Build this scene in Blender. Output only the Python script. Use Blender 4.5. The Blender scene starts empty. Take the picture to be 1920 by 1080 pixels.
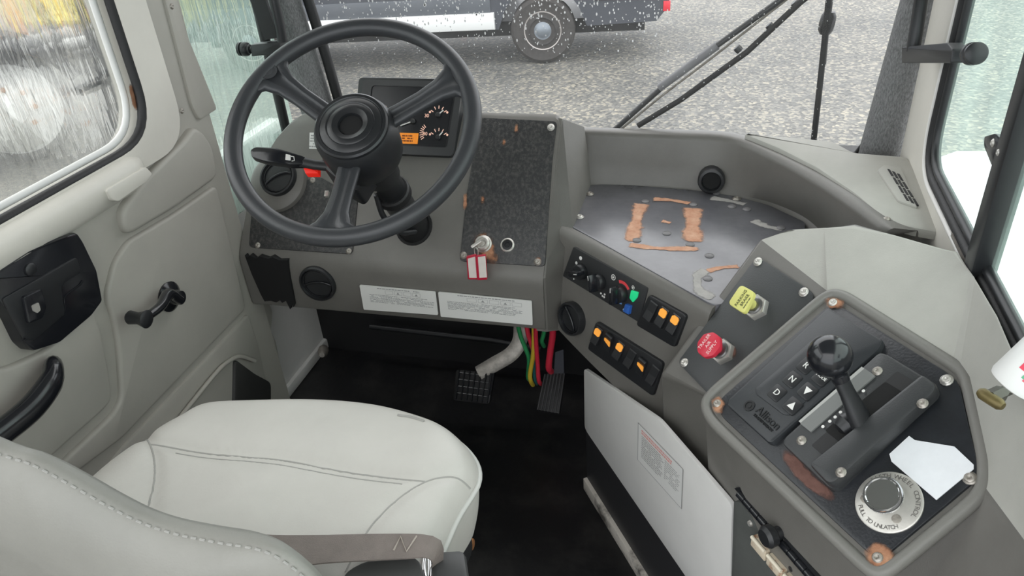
import bpy, bmesh, math, random
from mathutils import Vector as V, Matrix as M
random.seed(7)
SC = bpy.context.scene
COL = SC.collection
# ------------------------------------------------------------------ camera, sky, exposure
FPX = 1420.0
D_ = V((180, 2310, FPX)).normalized(); UPc = -D_
Fc = V((445, -938, FPX)); Fc = (Fc - Fc.dot(D_) * D_).normalized()
Rc = Fc.cross(UPc)
EYE = V((0, 0, 1.4))
cam = bpy.data.cameras.new('camera'); cam_o = bpy.data.objects.new('camera', cam); COL.objects.link(cam_o)
cam.sensor_width = 36; cam.lens = FPX / 1920 * 36; cam.clip_start = .02; cam.clip_end = 300
cx = V((Rc[0], Fc[0], UPc[0])); cy = -V((Rc[1], Fc[1], UPc[1])); cz = -V((Rc[2], Fc[2], UPc[2]))
cam_o.matrix_world = M(((cx.x, cy.x, cz.x, EYE.x), (cx.y, cy.y, cz.y, EYE.y), (cx.z, cy.z, cz.z, EYE.z), (0, 0, 0, 1)))
SC.camera = cam_o
w = bpy.data.worlds.new('overcast_sky'); SC.world = w; w.use_nodes = True
nt = w.node_tree; bg = nt.nodes['Background']
tc = nt.nodes.new('ShaderNodeTexCoord'); sp = nt.nodes.new('ShaderNodeSeparateXYZ'); rp = nt.nodes.new('ShaderNodeValToRGB')
nt.links.new(tc.outputs['Generated'], sp.inputs[0]); nt.links.new(sp.outputs['Z'], rp.inputs[0]); nt.links.new(rp.outputs[0], bg.inputs[0])
rp.color_ramp.elements[0].position = .0; rp.color_ramp.elements[0].color = (.78, .82, .86, 1)
rp.color_ramp.elements[1].position = .7; rp.color_ramp.elements[1].color = (1, 1, 1, 1)
bg.inputs[1].default_value = 1.0
SC.view_settings.view_transform = 'Standard'; SC.view_settings.look = 'None'
SC.view_settings.gamma = 1; SC.view_settings.use_curve_mapping = False
SC.view_settings.exposure = 1.45

# ------------------------------------------------------------------ measuring helpers: sight line through a pixel meets a real plane
def ray(u, v):
    d = V((u - 960, v - 540, FPX))
    return V((d.dot(Rc), d.dot(Fc), d.dot(UPc))).normalized()
class Pl:
    def __init__(s, p, n): s.p = V(p); s.n = V(n).normalized()
    def __call__(s, u, v, off=0):
        r = ray(u, v); p = s.p + s.n * off
        return EYE + r * ((p - EYE).dot(s.n) / r.dot(s.n))
    def off(s, d): return Pl(s.p + s.n * d, s.n)
    def axes(s, a=None):
        """ex horizontal, ey up the plane"""
        if a is None:
            ex = V((0, 0, 1)).cross(s.n)
            if ex.length < 1e-4: ex = V((1, 0, 0))
        else: ex = V(a) - V(a).dot(s.n) * s.n
        ex.normalize(); return ex, s.n.cross(ex)
def PX(x): return Pl((x, 0, 0), (1, 0, 0))
def PY(y): return Pl((0, y, 0), (0, -1, 0))
def PZ(z): return Pl((0, 0, z), (0, 0, 1))

# ------------------------------------------------------------------ materials
MATS = {}
def mat(name, col, rough=.5, metal=0, bump=0, bscale=200, var=0, vscale=8, spec=.5, emit=None, estr=0, coat=0, stretch=None, col2=None, thr=None, alpha_trans=None):
    if name in MATS: return MATS[name]
    m = bpy.data.materials.new(name); m.use_nodes = True; n = m.node_tree.nodes; l = m.node_tree.links
    b = n['Principled BSDF']; b.inputs['Base Color'].default_value = (*col, 1); b.inputs['Roughness'].default_value = rough
    b.inputs['Metallic'].default_value = metal; b.inputs['Specular IOR Level'].default_value = spec; b.inputs['Coat Weight'].default_value = coat
    tc = n.new('ShaderNodeTexCoord'); mp = n.new('ShaderNodeMapping'); l.new(tc.outputs['Object'], mp.inputs[0])
    if stretch: mp.inputs['Scale'].default_value = stretch
    if var or col2:
        t = n.new('ShaderNodeTexNoise'); t.inputs['Scale'].default_value = vscale; t.inputs['Detail'].default_value = 6; t.inputs['Roughness'].default_value = .65
        l.new(mp.outputs[0], t.inputs[0])
        r = n.new('ShaderNodeValToRGB'); l.new(t.outputs[0], r.inputs[0])
        a, c = thr or (.3, .7)
        r.color_ramp.elements[0].position = a; r.color_ramp.elements[1].position = c
        c2 = col2 or tuple(min(1, x * (1 + var)) for x in col); c1 = col if col2 else tuple(x * (1 - var) for x in col)
        r.color_ramp.elements[0].color = (*c1, 1); r.color_ramp.elements[1].color = (*c2, 1)
        l.new(r.outputs[0], b.inputs['Base Color'])
    if bump:
        t2 = n.new('ShaderNodeTexNoise'); t2.inputs['Scale'].default_value = bscale; t2.inputs['Detail'].default_value = 3
        l.new(mp.outputs[0], t2.inputs[0]); bp = n.new('ShaderNodeBump'); bp.inputs['Strength'].default_value = bump; bp.inputs['Distance'].default_value = .002
        l.new(t2.outputs[0], bp.inputs['Height']); l.new(bp.outputs[0], b.inputs['Normal'])
    if emit: b.inputs['Emission Color'].default_value = (*emit, 1); b.inputs['Emission Strength'].default_value = estr
    MATS[name] = m; return m
def stain_mat(name, c1, c2, rough=.8, scale=60, edge=.5):
    """a worn patch: colour noise, ragged see-through rim driven by the 'fall' attribute"""
    if name in MATS: return MATS[name]
    m = mat(name, c1, rough, col2=c2, vscale=scale, bump=.5, bscale=scale * 4); n = m.node_tree.nodes; l = m.node_tree.links
    b = n['Principled BSDF']
    at = n.new('ShaderNodeAttribute'); at.attribute_name = 'fall'
    t = n.new('ShaderNodeTexNoise'); t.inputs['Scale'].default_value = scale * 1.6; t.inputs['Detail'].default_value = 5
    tc = n.new('ShaderNodeTexCoord'); l.new(tc.outputs['Object'], t.inputs[0])
    ma = n.new('ShaderNodeMath'); ma.operation = 'MULTIPLY_ADD'; ma.inputs[1].default_value = 1.15; l.new(at.outputs['Fac'], ma.inputs[0]); l.new(t.outputs[0], ma.inputs[2])
    r = n.new('ShaderNodeMapRange'); r.inputs[1].default_value = .78; r.inputs[2].default_value = 1.25; l.new(ma.outputs[0], r.inputs[0]); l.new(r.outputs[0], b.inputs['Alpha'])
    return m
DASH = mat('moulded_grey_plastic', (.148, .142, .130), .40, bump=.12, bscale=700, var=.10, vscale=9)
CONS = mat('pale_grey_plastic', (.41, .405, .37), .6, bump=.15, bscale=600, var=.08, vscale=7)  # paler grey for the console top and defroster panel
DPLT = mat('black_powder_steel', (.026, .027, .028), .40, bump=.4, bscale=420, col2=(.10, .095, .088), vscale=150, thr=(.45, .8), stretch=(1, 1, .5))
TRAY = mat('black_painted_tray', (.135, .135, .15), .27, bump=.05, bscale=60, var=.2, vscale=12, spec=1)
BLK = mat('black_plastic', (.018, .019, .021), .38, bump=.05, bscale=900)
BLKG = mat('gloss_black', (.012, .013, .016), .18, spec=.6)
RIMM = mat('black_rubber_rim', (.038, .040, .044), .36, bump=.1, bscale=900, spec=.5)
VOID = mat('void_black', (.003, .003, .0035), .8)
RUB = mat('black_rubber', (.012, .012, .013), .55, bump=.2, bscale=300)
FLR = mat('dusty_floor_rubber', (.007, .007, .008), .42, bump=.6, bscale=35, col2=(.034, .032, .031), vscale=7, thr=(.48, .8))
DOOR = mat('beige_grey_door_plastic', (.40, .385, .345), .5, bump=.05, bscale=500, var=.07, vscale=5)
DOORL = mat('lit_beige_frame', (.66, .635, .575), .45, var=.05, vscale=6, bump=.05, bscale=400)  # door beige made paler: daylight on frames and sill put into the colour
WHT = mat('white_enamel', (.66, .655, .635), .42, var=.05, vscale=6)
VIN = mat('light_grey_vinyl', (.585, .57, .535), .45, bump=.12, bscale=420, var=.05, vscale=6)
VIN2 = mat('grey_green_vinyl', (.245, .242, .22), .5, bump=.15, bscale=420, var=.08, vscale=7)
STEEL = mat('zinc_steel', (.60, .58, .54), .35, metal=.6, bump=.1, bscale=300)
RSTEEL = mat('dull_steel', (.42, .39, .35), .45, metal=.8, bump=.3, bscale=300, var=.25, vscale=60)
CHR = mat('chrome', (.85, .86, .88), .06, metal=1)
WHITE = mat('white_print', (.8, .79, .76), .5)
LABEL = mat('white_label', (.72, .72, .70), .45)
PRINT = mat('grey_print', (.30, .30, .30), .6)
PINK = mat('red_print', (.72, .30, .28), .6)
RED = mat('red_plastic', (.62, .03, .06), .35)
YEL = mat('pale_yellow_plastic', (.72, .70, .22), .4)
AMB = mat('amber_lens', (.95, .40, .07), .3, emit=(1, .38, .05), estr=.12)
AMBP = mat('amber_gauge_print', (.95, .62, .50), .5, emit=(1, .55, .4), estr=.12)
ORNG = mat('orange_warning_panel', (.9, .28, .02), .4, emit=(1, .3, .01), estr=.1)
GRN = mat('green_lamp', (.02, .5, .2), .2, emit=(.02, .8, .3), estr=.12)
BLU = mat('blue_button', (.03, .12, .45), .3)
CARPET = mat('charcoal_pillar_carpet', (.13, .132, .133), .95, bump=.9, bscale=900, col2=(.33, .335, .335), vscale=420, thr=(.35, .75), stretch=(1, 1, .35))
STRAP = mat('brown_webbing', (.20, .17, .155), .7, bump=.5, bscale=900, var=.12, vscale=40)
BRASS = mat("tarnished_brass", (.16, .125, .05), .45, metal=.5, var=.3, vscale=60)
RUST = stain_mat('rust_stain', (.26, .10, .05), (.50, .27, .16), .85, 60)
WORN = stain_mat('bare_primer', (.46, .20, .11), (.66, .40, .27), .7, 45)
SCUFF = stain_mat('pale_scuff', (.30, .29, .28), (.45, .43, .41), .7, 50)
DUST = stain_mat('pale_floor_dust', (.04, .039, .037), (.08, .075, .07), .9, 30)

def glass_mat(name, tint, wet=.0, ior=1.3, streak=(14, 14, 1.2), bscale=9, film=0, filmcol=(.8, .85, .83), dist=.02):
    m = bpy.data.materials.new(name); m.use_nodes = True; n = m.node_tree.nodes; l = m.node_tree.links
    n.remove(n['Principled BSDF']); out = n['Material Output']
    tr = n.new('ShaderNodeBsdfTransparent'); tr.inputs[0].default_value = (*tint, 1)
    gl = n.new('ShaderNodeBsdfGlossy'); gl.inputs['Roughness'].default_value = .02
    fr = n.new('ShaderNodeFresnel'); fr.inputs[0].default_value = ior
    ge = n.new('ShaderNodeNewGeometry'); iv = n.new('ShaderNodeMath'); iv.operation = 'SUBTRACT'; iv.inputs[0].default_value = 1; l.new(ge.outputs['Backfacing'], iv.inputs[1])
    fm = n.new('ShaderNodeMath'); fm.operation = 'MULTIPLY'; l.new(fr.outputs[0], fm.inputs[0]); l.new(iv.outputs[0], fm.inputs[1])   # one mirror image per pane
    mx = n.new('ShaderNodeMixShader'); l.new(fm.outputs[0], mx.inputs[0]); l.new(tr.outputs[0], mx.inputs[1]); l.new(gl.outputs[0], mx.inputs[2])
    last = mx
    if wet:
        rf = n.new('ShaderNodeBsdfRefraction'); rf.inputs['IOR'].default_value = 1.06; rf.inputs['Color'].default_value = (*tint, 1); rf.inputs['Roughness'].default_value = .03
        tc = n.new('ShaderNodeTexCoord'); mp = n.new('ShaderNodeMapping'); mp.inputs['Scale'].default_value = streak; l.new(tc.outputs['Object'], mp.inputs[0])
        t = n.new('ShaderNodeTexNoise'); t.inputs['Scale'].default_value = bscale; t.inputs['Detail'].default_value = 2.5; t.inputs['Distortion'].default_value = .6; l.new(mp.outputs[0], t.inputs[0])
        bp = n.new('ShaderNodeBump'); bp.inputs['Strength'].default_value = 1; bp.inputs['Distance'].default_value = dist; l.new(t.outputs[0], bp.inputs['Height'])
        l.new(bp.outputs[0], rf.inputs['Normal']); l.new(bp.outputs[0], fr.inputs['Normal']); l.new(bp.outputs[0], gl.inputs['Normal'])
        m2 = n.new('ShaderNodeMixShader'); m2.inputs[0].default_value = wet; l.new(mx.outputs[0], m2.inputs[1]); l.new(rf.outputs[0], m2.inputs[2]); last = m2
    if film:
        tl = n.new('ShaderNodeBsdfTranslucent'); tl.inputs[0].default_value = (*filmcol, 1)
        tc2 = n.new('ShaderNodeTexCoord'); mp2 = n.new('ShaderNodeMapping'); mp2.inputs['Scale'].default_value = streak; l.new(tc2.outputs['Object'], mp2.inputs[0])
        t3 = n.new('ShaderNodeTexNoise'); t3.inputs['Scale'].default_value = bscale * 1.3; t3.inputs['Detail'].default_value = 4; l.new(mp2.outputs[0], t3.inputs[0])
        mr = n.new('ShaderNodeMapRange'); mr.inputs[1].default_value = .35; mr.inputs[2].default_value = .7; mr.inputs[3].default_value = film * .7; mr.inputs[4].default_value = film * 1.25
        l.new(t3.outputs[0], mr.inputs[0])
        m3 = n.new('ShaderNodeMixShader'); l.new(mr.outputs[0], m3.inputs[0]); l.new(last.outputs[0], m3.inputs[1]); l.new(tl.outputs[0], m3.inputs[2]); last = m3
    l.new(last.outputs[0], out.inputs[0]); MATS[name] = m; return m
GWIND = glass_mat('windshield_glass', (.99, .99, .99), film=.015, filmcol=(.9, .92, .9), streak=(3, 3, 1.5), bscale=4)
GLEFT = glass_mat('rain_streaked_glass', (.98, .99, .98), wet=.52, streak=(7, 7, .8), bscale=9, film=.03, filmcol=(.92, .94, .92), dist=.007)
GQUAR = glass_mat('rain_streaked_green_glass', (.92, .96, .94), wet=.35, streak=(7, 7, .8), bscale=14, film=.15, filmcol=(.62, .82, .73), dist=.01)
GRIGHT = glass_mat('hazy_green_glass', (.94, .985, .965), wet=.0, ior=1.1, streak=(2, 2, .8), bscale=5, film=.13, filmcol=(.62, .80, .72))

# ------------------------------------------------------------------ object helpers
ORG = {}
def link(name, me, parent=None, m=None, smooth=True, angle=35):
    o = bpy.data.objects.new(name, me); COL.objects.link(o)
    if m: me.materials.append(m)
    if parent is not None:
        o.parent = parent; org = ORG[parent.name]; me.transform(M.Translation(-org)); ORG[o.name] = org
    else: ORG[o.name] = V((0, 0, 0))
    if smooth and len(me.polygons): me.shade_smooth(); me.set_sharp_from_angle(angle=math.radians(angle))
    return o
def obj(name, bm, m, parent=None, smooth=True, angle=35, recalc=True):
    if recalc: bmesh.ops.recalc_face_normals(bm, faces=bm.faces)
    me = bpy.data.meshes.new(name); bm.to_mesh(me); bm.free()
    return link(name, me, parent, m, smooth, angle)
def settle(o):
    """put a one-mesh thing's origin at the middle of its own base"""
    vs = o.data.vertices; c = V((sum(v.co.x for v in vs) / len(vs), sum(v.co.y for v in vs) / len(vs), min(v.co.z for v in vs)))
    o.data.transform(M.Translation(-c)); o.location = c; ORG[o.name] = c; return o
def tag(o, label, cat, group=None, kind=None):
    o['label'] = label; o['category'] = cat
    if group: o['group'] = group
    if kind: o['kind'] = kind
    return o
def thing(name, loc, label, cat, group=None):
    o = bpy.data.objects.new(name, None); COL.objects.link(o); o.location = loc; o.empty_display_size = .05
    ORG[o.name] = V(loc); return tag(o, label, cat, group)
def struct(o): o['kind'] = 'structure'; return o
def lab(o, s): o['label'] = s; return o
def bevel_mod(o, wd, seg=3, angle=30):
    b = o.modifiers.new('bevel', 'BEVEL'); b.width = wd; b.segments = seg; b.limit_method = 'ANGLE'; b.angle_limit = math.radians(angle); return o

def round_poly(pts, r, seg=4):
    out = []; n = len(pts)
    for i in range(n):
        a, b, c = pts[i - 1], pts[i], pts[(i + 1) % n]
        d1 = (a - b); d2 = (c - b); k1 = min(r, d1.length * .45); k2 = min(r, d2.length * .45)
        if r <= 0 or k1 < 1e-6 or k2 < 1e-6: out.append(b); continue
        p, q = b + d1.normalized() * k1, b + d2.normalized() * k2
        for s in range(seg + 1):
            t = s / seg; out.append(p * (1 - t) ** 2 + b * 2 * t * (1 - t) + q * t * t)
    return out
def prism_into(bm, pts, n, front, back, bev=0, bseg=2):
    n = V(n).normalized(); k = len(pts)
    a = [bm.verts.new(p + n * back) for p in pts]
    if bev > 0:
        c = sum(pts, V((0, 0, 0))) / k
        rings = [a]
        for s in range(bseg + 1):
            t = s / bseg * math.pi / 2
            ins = bev * (1 - math.cos(t)); h = front - bev + bev * math.sin(t)
            rg = []
            for i in range(k):
                e1 = (pts[i] - pts[i - 1]); e2 = (pts[(i + 1) % k] - pts[i])
                m1 = n.cross(e1).normalized() if e1.length > 1e-9 else V(); m2 = n.cross(e2).normalized() if e2.length > 1e-9 else V()
                d = (m1 + m2); 
                if d.length > 1e-6: d.normalize()
                if s == 0 and i == 0:
                    # orientation test
                    area = V((0, 0, 0))
                    for j in range(k): area += (pts[j - 1] - c).cross(pts[j] - c)
                    sgn = 1 if area.dot(n) > 0 else -1
                    prism_into.sgn = sgn
                rg.append(bm.verts.new(pts[i] + d * ins * prism_into.sgn + n * h))
            rings.append(rg)
        for r0, r1 in zip(rings, rings[1:]):
            for i in range(k): bm.faces.new((r0[i - 1], r0[i], r1[i], r1[i - 1]))
        bm.faces.new(rings[-1]); bm.faces.new(list(reversed(a)))
    else:
        b = [bm.verts.new(p + n * front) for p in pts]
        for i in range(k): bm.faces.new((a[i - 1], a[i], b[i], b[i - 1]))
        bm.faces.new(b); bm.faces.new(list(reversed(a)))
def plate(name, pl, px, front, back, m, parent, r=0, bev=0, seg=4, bseg=2):
    pts = round_poly([pl(*p) for p in px], r, seg); bm = bmesh.new(); prism_into(bm, pts, pl.n, front, back, bev, bseg)
    return obj(name, bm, m, parent)
def plate3(name, pts, n, front, back, m, parent, r=0, bev=0, seg=4, bseg=2):
    bm = bmesh.new(); prism_into(bm, round_poly([V(p) for p in pts], r, seg), n, front, back, bev, bseg); return obj(name, bm, m, parent)
def spline(pts, sub=6, closed=False):
    pts = [V(p) for p in pts]; out = []; n = len(pts)
    rng = range(n if closed else n - 1)
    for i in rng:
        p1, p2 = pts[i], pts[(i + 1) % n]
        p0 = pts[i - 1] if (closed or i > 0) else p1 * 2 - p2
        p3 = pts[(i + 2) % n] if (closed or i + 2 < n) else p2 * 2 - p1
        for s in range(sub):
            t = s / sub
            out.append(.5 * ((2 * p1) + (p2 - p0) * t + (2 * p0 - 5 * p1 + 4 * p2 - p3) * t * t + (3 * p1 - p0 - 3 * p2 + p3) * t ** 3))
    if not closed: out.append(pts[-1])
    return out
def tube_into(bm, path, rad, seg=10, closed=False, flat=None, fdir=None):
    """flat=(a,b): elliptical section, b measured along fdir"""
    n = len(path); rings = []; prev = None
    for i, p in enumerate(path):
        t = (path[(i + 1) % n] - path[i - 1]) if closed else (path[min(i + 1, n - 1)] - path[max(i - 1, 0)])
        t.normalize()
        if fdir is not None: u = V(fdir) - V(fdir).dot(t) * t
        elif prev is None: u = t.orthogonal()
        else: u = prev - prev.dot(t) * t
        u.normalize(); prev = u; v = t.cross(u)
        r = rad[i] if isinstance(rad, (list, tuple)) else rad
        fa, fb = flat or (1, 1)
        rings.append([bm.verts.new(p + (u * math.cos(a) * fb + v * math.sin(a) * fa) * r) for a in [2 * math.pi * k / seg for k in range(seg)]])
    for i in range(n if closed else n - 1):
        r0, r1 = rings[i], rings[(i + 1) % n]
        off = 0
        if closed and i == n - 1:
            off = min(range(seg), key=lambda o: (r0[0].co - r1[o].co).length)
        for k in range(seg): bm.faces.new((r0[k - 1], r0[k], r1[(k + off) % seg], r1[(k - 1 + off) % seg]))
    if not closed: bm.faces.new(rings[0][::-1]); bm.faces.new(rings[-1])
def tube(name, path, rad, m, parent=None, seg=10, closed=False, flat=None, fdir=None, sub=0):
    k0 = len(path); path = spline(path, sub, closed) if sub else [V(p) for p in path]
    if isinstance(rad, (list, tuple)) and len(rad) != len(path):
        n = len(path); rad = [rad[min(int(i / (n - 1) * (k0 - 1)), k0 - 2)] * (1 - (i / (n - 1) * (k0 - 1) - min(int(i / (n - 1) * (k0 - 1)), k0 - 2))) + rad[min(int(i / (n - 1) * (k0 - 1)), k0 - 2) + 1] * (i / (n - 1) * (k0 - 1) - min(int(i / (n - 1) * (k0 - 1)), k0 - 2)) for i in range(n)]
    bm = bmesh.new(); tube_into(bm, path, rad, seg, closed, flat, fdir); return obj(name, bm, m, parent, angle=50)
def lathe_into(bm, prof, o, ax, seg=24, sx=1, ex=None):
    ax = V(ax).normalized(); u = V(ex).normalized() if ex is not None else ax.orthogonal().normalized(); v = ax.cross(u); o = V(o); rings = []
    for r, h in prof:
        if r <= 1e-6: rings.append([bm.verts.new(o + ax * h)])
        else: rings.append([bm.verts.new(o + ax * h + (u * math.cos(2 * math.pi * k / seg) * sx + v * math.sin(2 * math.pi * k / seg)) * r) for k in range(seg)])
    for a, b in zip(rings, rings[1:]):
        if len(a) == 1 and len(b) == 1: continue
        for k in range(seg):
            if len(a) == 1: bm.faces.new((a[0], b[k], b[k - 1]))
            elif len(b) == 1: bm.faces.new((a[k - 1], a[k], b[0]))
            else: bm.faces.new((a[k - 1], a[k], b[k], b[k - 1]))
    if len(rings[0]) > 1: bm.faces.new(rings[0][::-1])
    if len(rings[-1]) > 1: bm.faces.new(rings[-1])
def lathe(name, prof, o, ax, m, parent=None, seg=24, sx=1, ex=None, angle=35):
    bm = bmesh.new(); lathe_into(bm, prof, o, ax, seg, sx, ex); return obj(name, bm, m, parent, angle=angle)
def box_into(bm, c, ex, ey, ez):
    c = V(c); ex, ey, ez = V(ex), V(ey), V(ez)
    vs = [bm.verts.new(c + ex * sx + ey * sy + ez * sz) for sx in (-1, 1) for sy in (-1, 1) for sz in (-1, 1)]
    for f in ((0, 1, 3, 2), (4, 6, 7, 5), (0, 4, 5, 1), (2, 3, 7, 6), (0, 2, 6, 4), (1, 5, 7, 3)): bm.faces.new([vs[i] for i in f])
def box(name, c, ex, ey, ez, m, parent=None, bev=0, bseg=2):
    bm = bmesh.new(); box_into(bm, c, ex, ey, ez)
    if bev: bmesh.ops.bevel(bm, geom=bm.edges[:], offset=bev, segments=bseg, affect='EDGES', profile=.5)
    return obj(name, bm, m, parent)
def holed(name, outer, inner, n, th, m, parent=None):
    """a sheet with one opening"""
    bm = bmesh.new(); es = []
    for loop in (outer, inner):
        vs = [bm.verts.new(p) for p in loop]; es += [bm.edges.new((vs[i - 1], vs[i])) for i in range(len(vs))]
    bmesh.ops.triangle_fill(bm, edges=es, use_beauty=True)
    g = bmesh.ops.extrude_face_region(bm, geom=bm.faces[:])
    bmesh.ops.translate(bm, verts=[x for x in g['geom'] if isinstance(x, bmesh.types.BMVert)], vec=V(n) * th)
    return obj(name, bm, m, parent)
def loft(name, secs, m, parent=None, caps=True, angle=35):
    bm = bmesh.new(); rs = [[bm.verts.new(p) for p in s] for s in secs]
    for a, b in zip(rs, rs[1:]):
        for k in range(len(a) - 1): bm.faces.new((a[k], a[k + 1], b[k + 1], b[k]))
    if caps: bm.faces.new(rs[0][::-1]); bm.faces.new(rs[-1])
    return obj(name, bm, m, parent, angle=angle)
def stain(name, pl, px, m, parent, off=.0012, core=.45):
    """irregular patch lying on a plane, fading to a ragged rim"""
    pts = spline([pl(*p, off) for p in px], 4, True); c = sum(pts, V((0, 0, 0))) / len(pts)
    bm = bmesh.new(); lay = bm.verts.layers.float.new('fall')
    cv = bm.verts.new(c); cv[lay] = 1.0
    mid = [bm.verts.new(c + (p - c) * core) for p in pts]; out = [bm.verts.new(p) for p in pts]
    for v_ in mid: v_[lay] = .6
    for v_ in out: v_[lay] = .0
    for i in range(len(pts)): bm.faces.new((cv, mid[i - 1], mid[i])); bm.faces.new((mid[i - 1], out[i - 1], out[i], mid[i]))
    bmesh.ops.recalc_face_normals(bm, faces=bm.faces)
    return obj(name, bm, m, parent, recalc=False)
def stripe_stain(name, pl, px, wd, m, parent, off=.0012):
    path = spline([pl(*p, off) for p in px], 6); bm = bmesh.new(); lay = bm.verts.layers.float.new('fall'); rows = []
    for i, p in enumerate(path):
        t = (path[min(i + 1, len(path) - 1)] - path[max(i - 1, 0)]).normalized(); s = pl.n.cross(t)
        e = 0 if i in (0, len(path) - 1) else 1
        ww = wd * (1 + .22 * math.sin(i * .55 + len(path)) + .08 * math.sin(i * 1.7))
        row = []
        for k, f in ((-1, 0), (-.4, .75), (.4, .75), (1, 0)):
            v_ = bm.verts.new(p + s * k * ww); v_[lay] = f * e; row.append(v_)
        rows.append(row)
    for a, b in zip(rows, rows[1:]):
        for k in range(3): bm.faces.new((a[k], a[k + 1], b[k + 1], b[k]))
    return obj(name, bm, m, parent)
DG = None
def text(name, s, o, ex, ey, size, m, parent, depth=.0004, squeeze=1):
    c = bpy.data.curves.new(name, 'FONT'); c.body = s; c.size = 1; c.align_x = 'CENTER'; c.align_y = 'CENTER'; c.extrude = depth / size; c.resolution_u = 3
    t = bpy.data.objects.new(name, c); COL.objects.link(t); dg = bpy.context.evaluated_depsgraph_get()
    me = bpy.data.meshes.new_from_object(t.evaluated_get(dg)); bpy.data.objects.remove(t); bpy.data.curves.remove(c); me.materials.clear()
    ex = V(ex).normalized(); ey = V(ey).normalized(); ez = ex.cross(ey)
    ex = ex * size * squeeze; ey = ey * size; ez = ez * size; o = V(o)
    me.transform(M(((ex.x, ey.x, ez.x, o.x), (ex.y, ey.y, ez.y, o.y), (ex.z, ey.z, ez.z, o.z), (0, 0, 0, 1))))
    me.name = name
    return link(name, me, parent, m, smooth=False)
def print_rows(name, o, ex, ey, wd, rows, step, m, parent, h=.0014, dens=.8):
    """lines of print too small to read, as raised ink dashes"""
    bm = bmesh.new(); n = ex.cross(ey)
    for r in range(rows):
        x = 0; L = wd * random.uniform(.8, 1)
        while x < L:
            k = min(random.uniform(.002, .009), L - x)
            if random.random() < dens and k > .001:
                a = o + ex * x - ey * r * step
                bm.faces.new([bm.verts.new(a), bm.verts.new(a - ey * h), bm.verts.new(a - ey * h + ex * k), bm.verts.new(a + ex * k)])
            x += k + .0012
    return obj(name, bm, m, parent, smooth=False)
# one screw, shared by all
SCREW = {}
def screw(pl, px, parent, rad=.0055, m=None, name='screw', off=0):
    m = m or STEEL; key = (round(rad, 4), m.name)
    if key not in SCREW:
        bm = bmesh.new(); lathe_into(bm, [(1.25, 0), (1.25, .12), (1, .15), (.95, .35), (.7, .55), (.42, .6), (.36, .35), (0, .3)], (0, 0, 0), (0, 0, 1), 12)
        bmesh.ops.scale(bm, vec=(rad,) * 3, verts=bm.verts); bmesh.ops.recalc_face_normals(bm, faces=bm.faces)
        me = bpy.data.meshes.new('screw'); bm.to_mesh(me); bm.free(); me.materials.append(m); me.shade_smooth(); SCREW[key] = me
    o = bpy.data.objects.new(name, SCREW[key]); COL.objects.link(o); o.parent = parent
    p = pl(*px, off) - ORG[parent.name]
    o.matrix_local = M.Translation(p) @ pl.n.to_track_quat('Z', 'Y').to_matrix().to_4x4(); ORG[o.name] = p + ORG[parent.name]
    return o
# ================================================================== THE SETTING
def sroot(name, loc):
    o = bpy.data.objects.new(name, None); COL.objects.link(o); o.location = loc; ORG[o.name] = V(loc); o['kind'] = 'structure'; return o
Y1 = 1.61     # line of the windscreen pillars
# floor pan and walls
bm = bmesh.new(); prism_into(bm, [V(p) for p in ((-1.18, -.35, 0), (.36, -.35, 0), (.36, 1.78, 0), (-1.18, 1.78, 0))], (0, 0, 1), 0, -.05); flo = struct(obj('floor', bm, FLR))
bm = bmesh.new(); prism_into(bm, [V(p) for p in ((-1.18, 1.74, 0), (.36, 1.74, 0), (.36, 1.74, .72), (-1.18, 1.74, .72))], (0, -1, 0), 0, -.04); fw = struct(obj('wall_front', bm, RUB))
# dim pipe rail on the firewall
tube('pipe', [(-.98, 1.70, .13), (-.6, 1.70, .125), (-.45, 1.70, .11)], .008, BLK, fw)
lathe('elbow', [(.012, 0), (.016, .01), (.016, .03), (.008, .05)], (-1.13, 1.66, .06), (.4, -1, .2), RSTEEL, fw, 12)
wl = struct(sroot('wall_left', (-1.12, 1.45, 0)))
plate3('kick_panel', [(-1.178, 1.36, 0.0), (-1.178, 1.78, 0.0), (-1.178, 1.78, .75), (-1.178, 1.36, .75)], (1, 0, 0), 0, -.03, WHT, wl)
plate3('kick_flange', [(-1.178, 1.36, 0.0), (-1.178, 1.78, 0.0), (-1.178, 1.78, .035), (-1.178, 1.36, .035)], (1, 0, 0), .012, 0, WHT, wl, bev=.006)
WS = PX(-1.055)
plate('pillar_panel', WS, [(318, -60), (337, 0), (405, 268), (425, 330), (470, 500), (486, 560), (500, 556), (512, 583), (509, 620), (518, 640), (538, 742), (470, 760), (330, 200), (280, -60)], .0, -.045, DOOR, wl, r=.008, bev=.004)
plate('pillar_cover', WS, [(296, -60), (318, -20), (341, 60), (400, 205), (366, 226), (352, 200), (285, -60)], .012, 0, DOOR, wl, r=.01, bev=.005)
screw(WS, (322, 12), wl, .0045, RSTEEL, off=.012); screw(WS, (341, 208), wl, .0045, RSTEEL, off=.012)
screw(WS, (456, 609), wl, .004, RSTEEL); screw(WS, (497, 667), wl, .0045, RSTEEL)
plate3('rear_skin', [(-1.16, -.35, 0), (-1.16, 1.36, 0), (-1.16, 1.36, .86), (-1.16, -.35, .86)], (1, 0, 0), 0, -.03, DOOR, wl)

# ---- the driver's door
DX = PX(-1.05); door = sroot('door_1', (-1.07, .6, .12))
outer = [V((-1.05, y, z)) for y, z in ((-.3, .1), (1.338, .1), (1.338, 1.6), (-.3, 1.6))]
inner = round_poly([V((-1.05, y, z)) for y, z in ((-.2, .936), (1.158, .936), (1.158, 1.5), (-.2, 1.5))], .10, 8)
holed('door_skin', outer, inner, (-1, 0, 0), .05, DOOR, door)
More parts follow.
